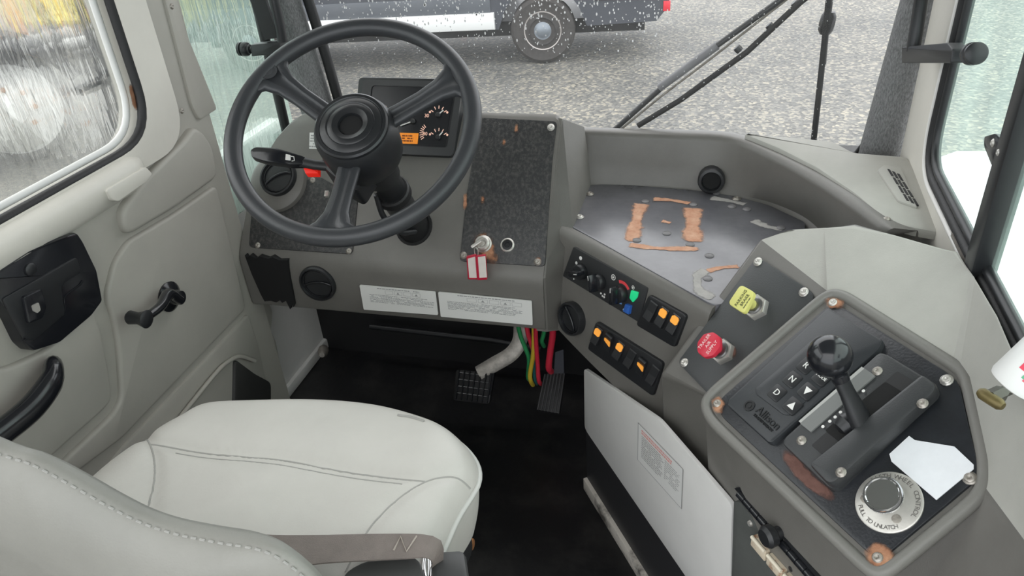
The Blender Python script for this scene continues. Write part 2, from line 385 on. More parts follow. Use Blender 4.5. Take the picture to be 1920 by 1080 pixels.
# raised frame round the window, sill ledge
fo = round_poly([V((-1.05, y, z)) for y, z in ((-.26, .895), (1.235, .895), (1.235, 1.56), (-.26, 1.56))], .09, 8)
holed('window_surround', fo, [p.copy() for p in inner], (1, 0, 0), .014, DOORL, door)
lp_ = [(-1.052, .935), (-1.036, .932), (-1.022, .925), (-1.015, .913), (-1.016, .897), (-1.024, .880), (-1.036, .866), (-1.052, .858)]
loft('sill_ledge', [[V((x if k < 2 else -1.05 + (x + 1.05) * (1 - (k - 1) * .33), y, z if k < 2 else .905 + (z - .905) * (1 - (k - 1) * .22))) for x, z in lp_] for k, y in enumerate((-.3, 1.06, 1.085, 1.10, 1.107))], DOORL, door, angle=60)
plate('ledge_step', DX.off(.030), [(190, 356), (266, 312), (279, 326), (268, 340), (214, 378), (202, 374)], .010, -.02, DOORL, door, r=.006, bev=.003)
plate('corner_pad', DX, [(262, 332), (335, 262), (352, 236), (372, 250), (388, 276), (397, 332), (312, 392), (226, 442), (214, 396)], .017, 0, DOOR, door, r=.02, bev=.009, bseg=3)
plate('crank_panel', DX, [(400, 346), (318, 402), (232, 452), (208, 490), (192, 556), (207, 600), (216, 655), (222, 745), (206, 775), (100, 875), (110, 905), (222, 822), (456, 578)], .010, 0, DOOR, door, r=.018, bev=.007, bseg=3)
plate('handle_panel', DX, [(-160, 700), (0, 690), (80, 655), (166, 575), (182, 622), (198, 700), (203, 745), (192, 763), (80, 862), (-160, 1050)], .012, 0, DOOR, door, r=.02, bev=.008, bseg=3)
plate('lower_panel', DX, [(462, 588), (480, 640), (500, 730), (500, 800), (60, 1200), (0, 1120), (230, 834)], .006, 0, DOOR, door, r=.01, bev=.005)
pk = plate('map_pocket', DX, [(432, 672), (470, 700), (500, 716), (500, 760), (430, 790)], .014, .004, mat('pocket_grey', (.035, .035, .034), .6), door, r=.015, bev=.004)
tube('pocket_lip', [DX(*p, .014) for p in ((300, 830), (340, 780), (400, 705), (425, 680), (450, 668), (478, 676))], .005, DOOR, door, 8, sub=4)
# latch plate
lp = plate('latch_plate', DX, [(-60, 520), (0, 484), (60, 452), (122, 434), (134, 452), (160, 505), (171, 562), (150, 590), (90, 640), (40, 656), (22, 640), (0, 595), (-60, 500)][:-1], .026, .0, BLKG, door, r=.006, bev=.005)
for pp in (((30, 556), (34, 566), (34, 552), (70, 535), (78, 522), (142, 488)), ((42, 640), (112, 596), (122, 586), (120, 560), (126, 552), (150, 534), (155, 526)), ((0, 508), (50, 474), (126, 444))): tube('moulded_ridge', [DX(*p, .0265) for p in pp], .0016, BLKG, lp, 6)
LP = DX.off(.026)
plate('latch_recess', LP, [(2, 560), (66, 524), (142, 482), (150, 510), (112, 535), (120, 588), (60, 640), (40, 632)], .003, 0, BLK, lp, r=.006, bev=.0015)
plate('latch_paddle', LP, [(36, 556), (70, 540), (80, 575), (72, 596), (46, 606)], .009, 0, BLKG, lp, r=.004, bev=.002)
plate('latch_tongue', LP, [(50, 572), (62, 566), (66, 580), (60, 586), (52, 582)], .011, .008, STEEL, lp, r=.002)
lathe('lock_knob', [(.010, 0), (.010, .003), (.007, .005), (0, .005)], LP(56, 505), (1, 0, 0), BLK, lp, 16)
# window crank
wc = lathe('window_crank', [(.030, 0), (.031, .004), (.026, .008), (.016, .012), (.014, .03), (0, .032)], DX(316, 556, .010), (1, 0, 0), BLKG, door, 24)
a = DX(316, 552, .042); b = DX(270, 598, .066)
tube('crank_arm', [DX(338, 563, .040), a, (a + b) / 2 + V((.008, 0, 0)), b], [.009, .012, .009, .008], BLKG, wc, 12, sub=5)
lathe('crank_knob', [(.0, -.034), (.010, -.034), (.013, -.03), (.011, -.012), (.015, 0), (.017, .006), (.012, .009), (0, .009)], b, (1, 0, 0), BLK, wc, 18)
# pull handle
hp = [DX(*p) for p in ((105, 700), (92, 712), (104, 718), (92, 742), (50, 782), (0, 820), (-60, 862))]
pts = [DX(98, 690, .012), DX(100, 690, .045), DX(96, 716, .062), DX(62, 762, .066), DX(10, 806, .066), DX(-50, 850, .062), DX(-90, 880, .045), DX(-92, 885, .01)]
tube('pull_handle', pts, [.016, .017, .019, .019, .018, .018, .017, .016], BLKG, door, 14, flat=(.85, 1.15), fdir=(0, .5, 1), sub=6)
# door glass
w1 = sroot('window_1', (-1.07, .48, .93))
plate3('glass', [(-1.085, -.2, .93), (-1.085, 1.17, .93), (-1.085, 1.17, 1.5), (-1.085, -.2, 1.5)], (1, 0, 0), .002, -.002, GLEFT, w1)
tube('black_seal', round_poly([V((-1.046, y, z)) for y, z in ((-.2, .936), (1.158, .936), (1.158, 1.5), (-.2, 1.5))], .10, 8), .0095, RUB, w1, 8, closed=True)
tube('channel', round_poly([V((-1.068, y, z)) for y, z in ((-.19, .947), (1.143, .947), (1.143, 1.49), (-.19, 1.49))], .092, 8), .0065, LABEL, w1, 8, closed=True)
stain('rust_stain', PX(-1.055), [(240, 155), (249, 158), (262, 200), (262, 214), (250, 205), (243, 178)], RUST, w1, core=.7)
# left quarter glass
w2 = sroot('window_2', (-1.07, 1.49, .7))
plate3('glass', [(-1.085, 1.34, .66), (-1.05, Y1 + .03, .66), (-1.05, Y1 + .03, 1.5), (-1.085, 1.34, 1.5)], (1, -.13, 0), .002, -.002, GQUAR, w2)
tube('black_seal', [(-1.04, Y1 - .02, .45), (-1.04, Y1 - .02, 1.5)], .012, RUB, w2, 8)
plate3('dark_frame_bar', [PY(1.5)(*p) for p in ((455, -40), (497, 74), (522, 70), (486, -40))], (.3, -1, 0), .004, -.01, BLK, w2)
# roof over the cab (the rear doorway, where the photographer stands, is open)
plate3('ceiling', [(-1.14, .02, 1.72), (.40, .02, 1.72), (.40, 1.70, 1.72), (-1.14, 1.70, 1.72)], (0, 0, -1), 0, -.04, mat('headliner_grey', (.32, .32, .31), .9), None)['kind'] = 'structure'
# carpeted pillars
PLT = sroot('trim_1', (-.95, Y1, .8)); PRT = sroot('trim_2', (.33, Y1, .74))
pl_ = PY(Y1)
def pillar(par, pa, pb, rx, ry):
    a, b = pl_(*pa), pl_(*pb); d = (a - b); bm = bmesh.new()
    tube_into(bm, [b - d * .25, b, a, a + d * 1.2], 1, 28, flat=(rx, ry), fdir=(0, 1, 0)); return obj('carpet_sleeve', bm, CARPET, par)
pillar(PLT, (530, 0), (594, 200), .040, .04); pillar(PRT, (1741, 0), (1652, 302), .047, .05)
tube('black_seal', [pl_(*p, -.01) for p in ((560, -60), (578, 0), (613, 110), (637, 196), (648, 230))], .0125, RUB, PLT, 8)
tube('black_seal', [pl_(*p, -.01) for p in ((1722, -60), (1704, 0), (1660, 150), (1622, 268), (1600, 294), (1560, 292))], .0065, RUB, PRT, 8)
# windscreen
w3 = sroot('window_3', (-.3, Y1 + .04, .7))
plate3('glass', [(-1.0, Y1 + .045, .6), (.36, Y1 + .045, .6), (.36, Y1 + .045, 1.55), (-1.0, Y1 + .045, 1.55)], (0, -1, 0), .002, -.002, GWIND, w3)
# rain drops on the outer face (nobody could count them)
bm = bmesh.new(); GP = PY(Y1 + .048)
def drop(p, r, st=1.5):
    k = 8; rings = []
    for j, (q, h) in enumerate(((1, 0), (.8, .45), (.4, .72))):
        rings.append([bm.verts.new(p + V((math.cos(2 * math.pi * i / k) * r * q, h * r, math.sin(2 * math.pi * i / k) * r * q * st))) for i in range(k)])
    top = bm.verts.new(p + V((0, .8 * r, 0)))
    for a_, b_ in zip(rings, rings[1:]):
        for i in range(k): bm.faces.new((a_[i - 1], a_[i], b_[i], b_[i - 1]))
    for i in range(k): bm.faces.new((rings[-1][i - 1], rings[-1][i], top))
    bm.faces.new(rings[0][::-1])
for i in range(1150):
    u = random.uniform(590, 1260); v = random.uniform(-40, 160)
    if random.random() < max(0, (v - 10) / 95): continue
    drop(GP(u, v), random.choice((.0009, .0012, .0015, .0019)), random.uniform(1.2, 2.2))
for i in range(900):
    drop(GP(random.uniform(640, 1600), random.uniform(0, 270)), random.uniform(.0007, .0012), 1.3)
m = bpy.data.materials.new('water'); m.use_nodes = True; m.node_tree.nodes['Principled BSDF'].inputs['Base Color'].default_value = (1, 1, 1, 1); b = m.node_tree.nodes['Principled BSDF']; b.inputs['Transmission Weight'].default_value = .55; b.inputs['IOR'].default_value = 1.33; b.inputs['Roughness'].default_value = .02
rd = obj('rain_drops', bm, m); tag(rd, 'raindrops clinging to the outside of the windscreen', 'raindrops', kind='stuff')
# right side wall with sliding window
RX = .345; RP = PX(RX); wr = sroot('wall_right', (RX, .8, 0))
inner = round_poly([V((RX, y, z)) for y, z in ((-.2, .845), (1.372, .845), (1.372, 1.5), (-.2, 1.5))], .08, 8)
outer = [V((RX, y, z)) for y, z in ((-.3, 0), (1.80, 0), (1.80, .74), (1.55, .78), (1.55, 1.6), (-.3, 1.6))]
holed('side_skin', outer, [p.copy() for p in inner], (1, 0, 0), .016, DOORL, wr)
w4 = sroot('window_4', (RX, .75, .85))
tube('black_seal', [p + V((.004, 0, 0)) for p in inner], .009, RUB, w4, 8, closed=True)
tube('bright_edge', round_poly([V((RX - .001, y, z)) for y, z in ((-.2, .832), (1.386, .832), (1.386, 1.5), (-.2, 1.5))], .09, 8), .0045, WHITE, w4, 8, closed=True)
tube('inner_gasket', round_poly([V((RX + .008, y, z)) for y, z in ((-.18, .858), (1.358, .858), (1.358, 1.48), (-.18, 1.48))], .07, 8), .008, BLK, w4, 8, closed=True)
plate3('glass', [(RX + .012, -.2, .84), (RX + .012, 1.38, .84), (RX + .012, 1.38, 1.5), (RX + .012, -.2, 1.5)], (-1, 0, 0), .002, -.002, GRIGHT, w4)
a1 = RP(1829, 492, -.0); a2 = RP(1911, 200, -.0)
box('divider_bar', (RX + .004, 1.0, 1.17), (.016, 0, 0), (0, .0185, 0), (0, 0, .33), BLK, w4, bev=.004)
RL = Pl((RX - .004, 0, 0), (-1, 0, 0))
lt = plate('latch_plate', RL, [(1856, 256), (1876, 250), (1888, 262), (1880, 300), (1870, 312), (1855, 275)], .007, -.004, BLKG, w4, r=.004, bev=.002)
screw(RL, (1862, 268), w4, .0045, STEEL, off=.007); screw(RL, (1873, 286), w4, .0045, STEEL, off=.007)
plate3('rust_edge', [(RX - .003, .84, .836), (RX - .003, 1.12, .836), (RX - .003, 1.12, .842), (RX - .003, .84, .842)], (-1, 0, 0), .002, 0, RSTEEL, w4)
# ================================================================== OUTSIDE
def ground_mat():
    m = bpy.data.materials.new('wet_gravel'); m.use_nodes = True; n = m.node_tree.nodes; l = m.node_tree.links; b = n['Principled BSDF']
    tc = n.new('ShaderNodeTexCoord'); vo = n.new('ShaderNodeTexVoronoi'); vo.inputs['Scale'].default_value = 34; l.new(tc.outputs['Object'], vo.inputs[0])
    r = n.new('ShaderNodeValToRGB'); l.new(vo.outputs['Color'], r.inputs[0]); cr = r.color_ramp
    cr.elements[0].position = .1; cr.elements[0].color = (.10, .102, .10, 1); cr.elements[1].position = .95; cr.elements[1].color = (.40, .37, .30, 1)
    e = cr.elements.new(.6); e.color = (.185, .185, .176, 1)
    t = n.new('ShaderNodeTexNoise'); t.inputs['Scale'].default_value = .9; t.inputs['Detail'].default_value = 5; l.new(tc.outputs['Object'], t.inputs[0])
    r2 = n.new('ShaderNodeValToRGB'); l.new(t.outputs[0], r2.inputs[0]); r2.color_ramp.elements[0].position = .35; r2.color_ramp.elements[0].color = (.72, .73, .73, 1); r2.color_ramp.elements[1].position = .7; r2.color_ramp.elements[1].color = (1.05, 1.04, 1.0, 1)
    mx = n.new('ShaderNodeMixRGB'); mx.blend_type = 'MULTIPLY'; mx.inputs[0].default_value = 1; l.new(r.outputs[0], mx.inputs[1]); l.new(r2.outputs[0], mx.inputs[2]); l.new(mx.outputs[0], b.inputs['Base Color'])
    bp = n.new('ShaderNodeBump'); bp.inputs['Strength'].default_value = .8; bp.inputs['Distance'].default_value = .008; l.new(vo.outputs['Distance'], bp.inputs['Height']); l.new(bp.outputs[0], b.inputs['Normal'])
    b.inputs['Roughness'].default_value = .6; return m
GZ = -1.1
bm = bmesh.new(); prism_into(bm, [V(p) for p in ((-45, -12, GZ), (30, -12, GZ), (30, 45, GZ), (-45, 45, GZ))], (0, 0, 1), 0, -.2); struct(obj('ground', bm, ground_mat()))
GRASS = mat('autumn_grass', (.42, .36, .10), .9, col2=(.62, .55, .16), vscale=6, bump=.8, bscale=20)
# verge: a low bank of blades
bm = bmesh.new()
prism_into(bm, [V(p) for p in ((-40, 10.2, GZ), (-8.3, 11.4, GZ), (-8.3, 20, GZ), (-40, 20, GZ))], (0, 0, 1), .06, 0)
for i in range(3500):
    x = random.uniform(-22, -8.4); y = random.uniform(11.3, 17); h = random.uniform(.08, .2); a = random.uniform(0, 3.14); dx, dy = math.cos(a) * .03, math.sin(a) * .03
    z0 = GZ + .05
    bm.faces.new([bm.verts.new(p) for p in ((x - dx, y - dy, z0), (x + dx, y + dy, z0), (x + random.uniform(-.06, .06), y + random.uniform(-.06, .06), z0 + h))])
tag(obj('grass_verge', bm, GRASS), 'yellow autumn grass verge beyond the gravel yard', 'grass', kind='stuff')
# ---- dark van parked ahead
VP = mat('dark_slate_paint', (.052, .058, .072), .3, coat=.5); TYRE = mat('tyre_rubber', (.055, .052, .05), .85, bump=.3, bscale=60, var=.2, vscale=20)
wc_ = PZ(GZ)(1020, 120); yaw = math.radians(8.5)
vd = V((math.cos(yaw), math.sin(yaw), 0)); vn = V((math.sin(yaw), -math.cos(yaw), 0))   # along the van / towards us
wc_ = wc_ + V((0, 0, 0))
van = thing('van', wc_ + V((0, 0, 0)), 'dark slate van with pale sill board parked on gravel ahead', 'van')
def vb(s, o, z): return wc_ + vd * s - vn * o + V((0, 0, z))
R_ = .385
# body: lower edge with wheel arch cut
arch = [( .50 * math.cos(math.radians(a)), R_ + .50 * math.sin(math.radians(a))) for a in range(180, -1, -15)]
side = [(-4.6, .42), (-4.2, .42)] + [(-.52, .42)] + [(x, z) for x, z in arch if z > .40] + [(.52, .42), (1.32, .44), (1.45, .60), (1.5, 1.0), (1.5, 2.2), (-4.7, 2.2)]
bm = bmesh.new(); prism_into(bm, [vb(x, .05, z) for x, z in side], vn, .03, -1.8); bd = obj('body', bm, VP, van)
bm = bmesh.new(); prism_into(bm, [vb(x, .05, z) for x, z in ((-4.3, .28), (1.2, .28), (1.2, .45), (-4.3, .45))], vn, -.25, -1.6); obj('underbody', bm, BLK, van)
bm = bmesh.new(); prism_into(bm, [vb(x, .05, z) for x, z in ((-3.1, .43), (-.56, .43), (-.56, .62), (-3.1, .62))], vn, .09, .0, .02); obj('sill_board', bm, mat('silver_sill', (.72, .74, .73), .4), van)
bm = bmesh.new(); prism_into(bm, [vb(x, .05, z) for x, z in ((-4.6, .62), (-.6, .62), (-.6, .80), (-4.6, .80))], vn, .05, .0, .01); obj('side_molding', bm, mat('dark_molding', (.09, .10, .115), .5), van)
bm = bmesh.new(); prism_into(bm, [vb(x, .05, z) for x, z in ((.62, .70), (1.47, .70), (1.47, .72), (.62, .72))], vn, .045, .0); obj('molding', bm, BLK, van)
bm = bmesh.new(); prism_into(bm, [vb(x, .05, z) for x, z in ((1.39, .55), (1.47, .55), (1.47, .66), (1.39, .66))], vn, .06, .0, .01); obj('marker_lamp', bm, mat('red_lens', (.65, .02, .04), .3), van)
bm = bmesh.new(); prism_into(bm, [vb(x, .05, z) for x, z in ((1.12, .92), (1.24, .92), (1.24, 1.15), (1.12, 1.15))], vn, .04, .0); obj('white_tag', bm, WHITE, van)
bm = bmesh.new(); lathe_into(bm, [(.23, -.10), (.34, -.12), (.375, -.09), (.385, -.05), (.385, .05), (.375, .09), (.34, .12), (.24, .105)], vb(0, .12, R_), vn, 40); wh = obj('wheel', bm, TYRE, van)
bm = bmesh.new(); lathe_into(bm, [(.235, .09), (.22, .11), (.17, .085), (.15, .05), (.0, .05)], vb(0, .12, R_), vn, 36); obj('rim', bm, mat('grey_steel_rim', (.45, .42, .40), .4, metal=.5), wh)
bm = bmesh.new(); lathe_into(bm, [(.17, .10), (.155, .13), (.15, .10)], vb(0, .12, R_), vn, 36); obj('rim_ring', bm, CHR, wh)
bm = bmesh.new(); lathe_into(bm, [(.13, .05), (.125, .09), (.08, .12), (.05, .14), (0, .14)], vb(0, .12, R_), vn, 24); obj('hub', bm, mat('hub_grey', (.22, .25, .28), .4, metal=.5), wh)
for src in [wh] + list(wh.children):
    cp_ = src.copy(); COL.objects.link(cp_); cp_.parent = van if src is wh else fwh
    if src is wh: fwh = cp_; cp_.location = vd * -3.65
# ---- white yard truck seen through the streaming side window
tw = PZ(GZ)(62, 297); td = (V((EYE.x, EYE.y, 0)) - V((tw.x, tw.y, 0))).normalized(); ts = V((td.y, -td.x, 0))
ts = -ts if ts.dot(Rc.xyz if False else V((cx.x, cx.y, 0))) < 0 else ts
truck = thing('yard_truck', tw, 'pale yard truck with large white wheel outside the door window', 'truck')
def tb(s, o, z): return tw + ts * s + td * o + V((0, 0, z))
TR = .52
bm = bmesh.new(); lathe_into(bm, [(.35, -.12), (.46, -.14), (.51, -.1), (.52, 0), (.51, .1), (.46, .14), (.38, .13)], tb(0, 0, TR), td, 40); tw_ = obj('wheel', bm, mat('pale_worn_tyre', (.10, .10, .10), .8, bump=.3, bscale=40), truck)
bm = bmesh.new(); lathe_into(bm, [(.43, .10), (.415, .145), (.40, .15), (.30, .145), (.14, .16), (.12, .19), (0, .19)], tb(0, 0, TR), td, 36); obj('wheel_disc', bm, mat('white_wheel_disc', (.88, .88, .86), .5), tw_)
bm = bmesh.new(); prism_into(bm, [tb(s, 0, z) for s, z in ((-.36, .30), (-.26, .20), (-.02, .13), (.14, .18), (.05, .36), (-.1, .62), (-.26, .74), (-.37, .62))], td, .205, .13); obj('mud_patch', bm, mat('grey_mud', (.36, .36, .33), .9), tw_)
for k in range(8):
    a = k * .785; bm = bmesh.new(); lathe_into(bm, [(.022, 0), (.022, .04), (0, .045)], tb(.09 + .20 * math.cos(a) - .1, .15, TR + .20 * math.sin(a)), td, 6); obj('wheel_nut', bm, mat('rusty_orange_nut', (.65, .28, .08), .8), tw_)
fen = []
for k in range(0, 13):
    a = math.radians(170 - k * 12.5); fen.append([tb(r_ * math.cos(a), o_, TR + r_ * math.sin(a)) for r_, o_ in ((.66, -.3), (.70, .30), (.60, .36), (.57, .3), (.60, -.3), (.66, -.3))])
loft('mud_wing', fen, mat('black_mud_wing', (.05, .05, .055), .6), truck)
bm = bmesh.new(); prism_into(bm, [tb(s, -.45, z) for s, z in ((-3, .75), (.40, .75), (.52, .9), (.45, 2.2), (-3, 2.2))], td, .1, -1.2, .03); obj('cab_body', bm, mat('warm_grey_paint', (.62, .60, .56), .4), truck)
bm = bmesh.new(); prism_into(bm, [tb(s, -.4, z) for s, z in ((.28, .85), (.38, .85), (.36, 2.2), (.24, 2.2))], td, .1, 0); obj('marker_strip', bm, mat('orange_strip', (.80, .36, .14), .6), truck)
tube('exhaust_stack', [tb(.58, -.2, .85), tb(.60, -.2, 1.1), tb(.48, -.2, 1.5), tb(.40, -.2, 2.2)], .055, BLK, truck, 10)
bm = bmesh.new(); prism_into(bm, [tb(s, -.5, z) for s, z in ((-2.5, .42), (-.5, .42), (-.5, .75), (-2.5, .75))], td, .0, -.9); obj('chassis_rail', bm, mat('grey_chassis', (.35, .34, .32), .7), truck)
# ---- guard rail far left
g0, g1 = PZ(GZ)(60, 122), PZ(GZ)(262, 78)
rail = thing('guard_rail', (g0 + g1) / 2, 'white guard rail at the edge of the gravel yard', 'rail')
up = V((0, 0, .16)); tube('rail_tube', [g0 + up - (g1 - g0) * .3, g1 + up + (g1 - g0) * .15], .09, LABEL, rail, 10)
for k in range(4):
    p = g0 + (g1 - g0) * (k / 3); tube('post', [p, p + up], .05, RSTEEL, rail, 8)
# ---- door mirror stay just outside the driver's door
mp = PX(-1.30)
ms = thing('mirror_stay', mp(238, 300), 'black mirror stay standing outside the driver door glass', 'mirror stay')
tube('upright', [mp(*p) for p in ((136, -60), (152, 0), (190, 120), (236, 290), (250, 340))], .013, BLK, ms, 10)
tube('cross_arm', [mp(*p) for p in ((140, 172), (182, 152), (232, 132), (262, 122))], .009, BLK, ms, 8)
# ---- white engine hood beside the cab, seen through the right window
hd = thing('engine_hood', (.95, 1.5, GZ), 'white engine hood outside the right hand cab window', 'hood')
HW = mat('white_hood_paint', (.86, .87, .86), .3, coat=.3)
prof = [(.46, GZ + .3), (.46, .52), (.49, .61), (.56, .645), (1.3, .67), (1.42, .60), (1.47, .5), (1.47, GZ + .3)]
loft('hood_shell', [[V((x, y, z - (.04 if i == 0 else 0))) for x, z in prof] for i, y in enumerate((2.02, 1.96, .2, -.3))][::-1], HW, hd)
bm = bmesh.new(); prism_into(bm, [V(p) for p in ((.5, -.2, GZ), (1.43, -.2, GZ), (1.43, 2.0, GZ), (.5, 2.0, GZ))], (0, 0, 1), .32, 0); obj('hood_base', bm, BLK, hd)
# ---- wipers
WP = PY(Y1 + .075)
def wiper(label, pivot, arm, blade, loc):
    t = thing('wiper', WP(*loc), label, 'wiper'); tube('arm', [WP(*p) for p in arm], .0065, BLK, t, 8)
    tube('blade', [WP(*p, .012) for p in blade], .0062, RUB, t, 8, flat=(1, .7), fdir=(0, 1, 0))
    return t
wa = wiper('black wiper lying diagonally across the windscreen', 0, ((1150, 245), (1240, 165), (1345, 85), (1470, -5), (1540, -55)), ((1196, 236), (1275, 188), (1400, 98), (1500, 5), (1580, -60)), (1170, 250))
tube('arm_cover', [WP(*p) for p in ((1236, 165), (1300, 118), (1345, 85))], .0095, mat('wiper_grey', (.18, .18, .19), .5), wa, 8)
tube('spring', [WP(*p) for p in ((1160, 246), (1240, 180), (1330, 112), (1480, -5))], .003, RSTEEL, wa, 6)
for p in ((1318, 156), (1384, 92), (1444, 50), (1492, 8)): lathe('blade_clip', [(.008, -.006), (.009, 0), (.008, .006)], WP(*p), (1, 0, -1), BLK, wa, 8)
wb = wiper('black wiper blade standing upright near the right pillar', 0, ((1572, -70), (1556, 0), (1548, 60), (1543, 120)), ((1556, -20), (1546, 80), (1534, 190), (1523, 286)), (1525, 290))
lathe('blade_clip', [(.010, -.022), (.015, -.014), (.016, .0), (.015, .014), (.010, .022)], WP(1551, 43), (.1, 0, 1), BLK, wb, 10)
# ================================================================== DASHBOARD (left moulding, facing the wheel)
S_ = 1.15; SL = Pl((0, 1.3, .6), (0, -S_, 1)); SLx, SLy = V((1, 0, 0)), V((0, 1, S_)).normalized()
LIP = Pl((0, 1.2968, .57), (0, -1, 0))
dash = thing('dashboard', (-.68, 1.45, .45), 'grey moulded dashboard behind the steering wheel with gauges and switch plates', 'dashboard')
def slope_sec(x, yt, zb, lipd=0):
    """cross-section of the dash at x, from firewall foot round the nose to the back edge; yt = where the slope ends"""
    zt = .6 + (yt - 1.3) * S_
    r = .02
    sec = [(1.635, zb + .04), (1.36, zb), (1.300, zb), (1.297, zb + .006), (1.296, .575), (1.299, .592), (1.308, .606), (1.3 + .03, .6 + .03 * S_)]
    sec += [(yt - .025, zt - .025 * S_), (yt - .008, zt - .009), (yt + .004, zt - .006), (yt + .014, zt - .016), (yt + .03, zt - .05), (1.635, zt - .16)]
    return [V((x, y, z)) for y, z in sec]
secs = []
xs = [(-1.047, 1.375), (-1.044, 1.405), (-1.036, 1.432), (-1.022, 1.46), (-1.0, 1.49), (-.975, 1.511), (-.945, 1.526), (-.91, 1.532), (-.8, 1.534), (-.6, 1.534), (-.345, 1.534), (-.336, 1.530), (-.331, 1.52)]
for i, (x, yt) in enumerate(xs): secs.append(slope_sec(x, yt, .468 + (x + .33) * .006))
loft('shell', secs[::-1], DASH, dash, angle=40)
# flared right flank stepping down to the tray
plate3('flank', [(-.332, 1.303, .46), (-.332, 1.303, .595), (-.334, 1.528, .858), (-.300, 1.60, .815), (-.283, 1.60, .67), (-.283, 1.36, .67), (-.30, 1.315, .46)], (1, 0, 0), .006, -.02, DASH, dash, bev=.004)
# column boot hole
ct = SL(776, 425)
lathe('column_grommet', [(.043, -.002), (.042, .002), (.037, .003), (.036, .0015), (0, .0015)], ct, SL.n, VOID, dash, 28, sx=1)
# instrument plates
lpl = plate('left_plate', SL, [(597, 330), (672, 372), (661, 477), (467, 464), (474, 380)], .0025, -.004, DPLT, dash, r=.012, bev=.001)
for p in ((586, 338), (483, 460), (654, 471)): screw(SL, p, dash, .0055, RSTEEL, off=.0025)
rpl = plate('right_plate', SL, [(900, 221), (1045, 228), (1036, 300), (1022, 500), (862, 490), (876, 360)], .0025, -.004, DPLT, dash, r=.010, bev=.001)
for p, m_ in (((1033, 239), STEEL), ((1008, 491), RSTEEL), ((869, 479), RSTEEL)): screw(SL, p, dash, .0065, m_, off=.0025)
SP1 = SL.off(.0026)
stain('rust_stain', SP1, [(884, 440), (905, 428), (924, 440), (932, 468), (938, 500), (912, 497), (888, 474)], RUST, dash, core=.5)
stain('rust_stain', SP1, [(868, 362), (877, 360), (876, 392), (867, 398)], RUST, dash)
stain('rust_stain', SP1, [(1003, 480), (1014, 482), (1015, 498), (1001, 498)], RUST, dash, off=.0008)
for q in ((968, 240), (945, 266), (905, 375)): stain('scuff', SP1, [(q[0] - 5, q[1] - 9), (q[0] + 5, q[1] - 9), (q[0] + 5, q[1] + 9), (q[0] - 5, q[1] + 9)], RUST, dash, core=.2)
# ignition lock and socket
ig = SL(907, 458, .0025)
igo = lathe('ignition_lock', [(.0185, 0), (.0185, .005), (.016, .007), (.016, .013), (.0125, .016), (.0105, .016), (.010, .011), (.0075, .011), (.0065, .0135), (0, .0135)], ig, SL.n, STEEL, dash, 28)
soc = lathe('power_socket', [(.0150, 0), (.0150, .004), (.0125, .006), (.0115, .006), (.0112, -.004), (0, -.004)], SL(952, 460, .0026), SL.n, STEEL, dash, 24)
lathe('socket_plug', [(.0105, 0), (.0105, .0045), (.006, .005), (.005, .003), (0, .003)], SL(952, 460, .0026), SL.n, BLK, soc, 20)
# small white sticker half behind the wheel hub
st = plate('sticker', SL, [(581, 249), (617, 249), (617, 280), (580, 279)], .0012, 0, LABEL, dash)
print_rows('print', SL(583, 253, .0016), SLx, SLy, .030, 5, .0065, PRINT, st, h=.003, dens=.85)
# air vents (round, with a turning damper)
def vent(pl, px, r, par, name='air_vent', tilt=.2, sx=1):
    c = pl(*px); ex, ey = pl.axes(); n = pl.n
    o = lathe(name, [(r, -.006), (r, .007), (r * .97, .0105), (r * .88, .011), (r * .84, .006), (r * .82, .002), (0, .0015)], c, n, BLK, par, 36)
    e1 = (ex * math.cos(tilt) + ey * math.sin(tilt)); e2 = n.cross(e1)
    pth = [c + e1 * r * x + e2 * r * y + n * z for x, y, z in ((-.74, -.06, .0045), (-.35, .06, .006), (.1, .10, .0065), (.5, .04, .006), (.74, -.10, .0045))]
    lathe('damper_disc', [(r * .78, .001), (r * .74, .0035), (r * .4, .004), (0, .0045)], c, n, BLK, o, 30)
    tube('damper_ridge', pth, r * .07, BLKG, o, 8, sub=4)
    lathe('damper_rim', [(r * .83, .002), (r * .80, .0065), (r * .75, .0065), (r * .74, .002)], c, n, BLKG, o, 36)
    return o
pod = lathe('vent_pod', [(.071, -.01), (.071, .004), (.068, .012), (.060, .017), (.03, .018), (0, .018)], SL(524, 343), SL.n, DASH, dash, 40)
vent(SL.off(.019), (523, 333), .044, dash, tilt=.45)
vent(LIP, (597, 530), .044, dash, tilt=.1)
# ragged hole at the far left end of the lip
bm = bmesh.new(); pts = [(461, 477), (466, 481), (471, 477), (482, 483), (488, 479), (505, 483), (512, 480), (526, 486), (541, 486), (544, 505), (546, 520), (551, 545), (555, 568), (552, 574), (549, 568), (546, 578), (542, 570), (538, 562), (531, 566), (527, 561), (520, 565), (510, 562), (498, 563), (490, 548), (474, 512)]
prism_into(bm, [LIP(*p) for p in pts], LIP.n, .005, -.03); obj('torn_opening', bm, VOID, dash)
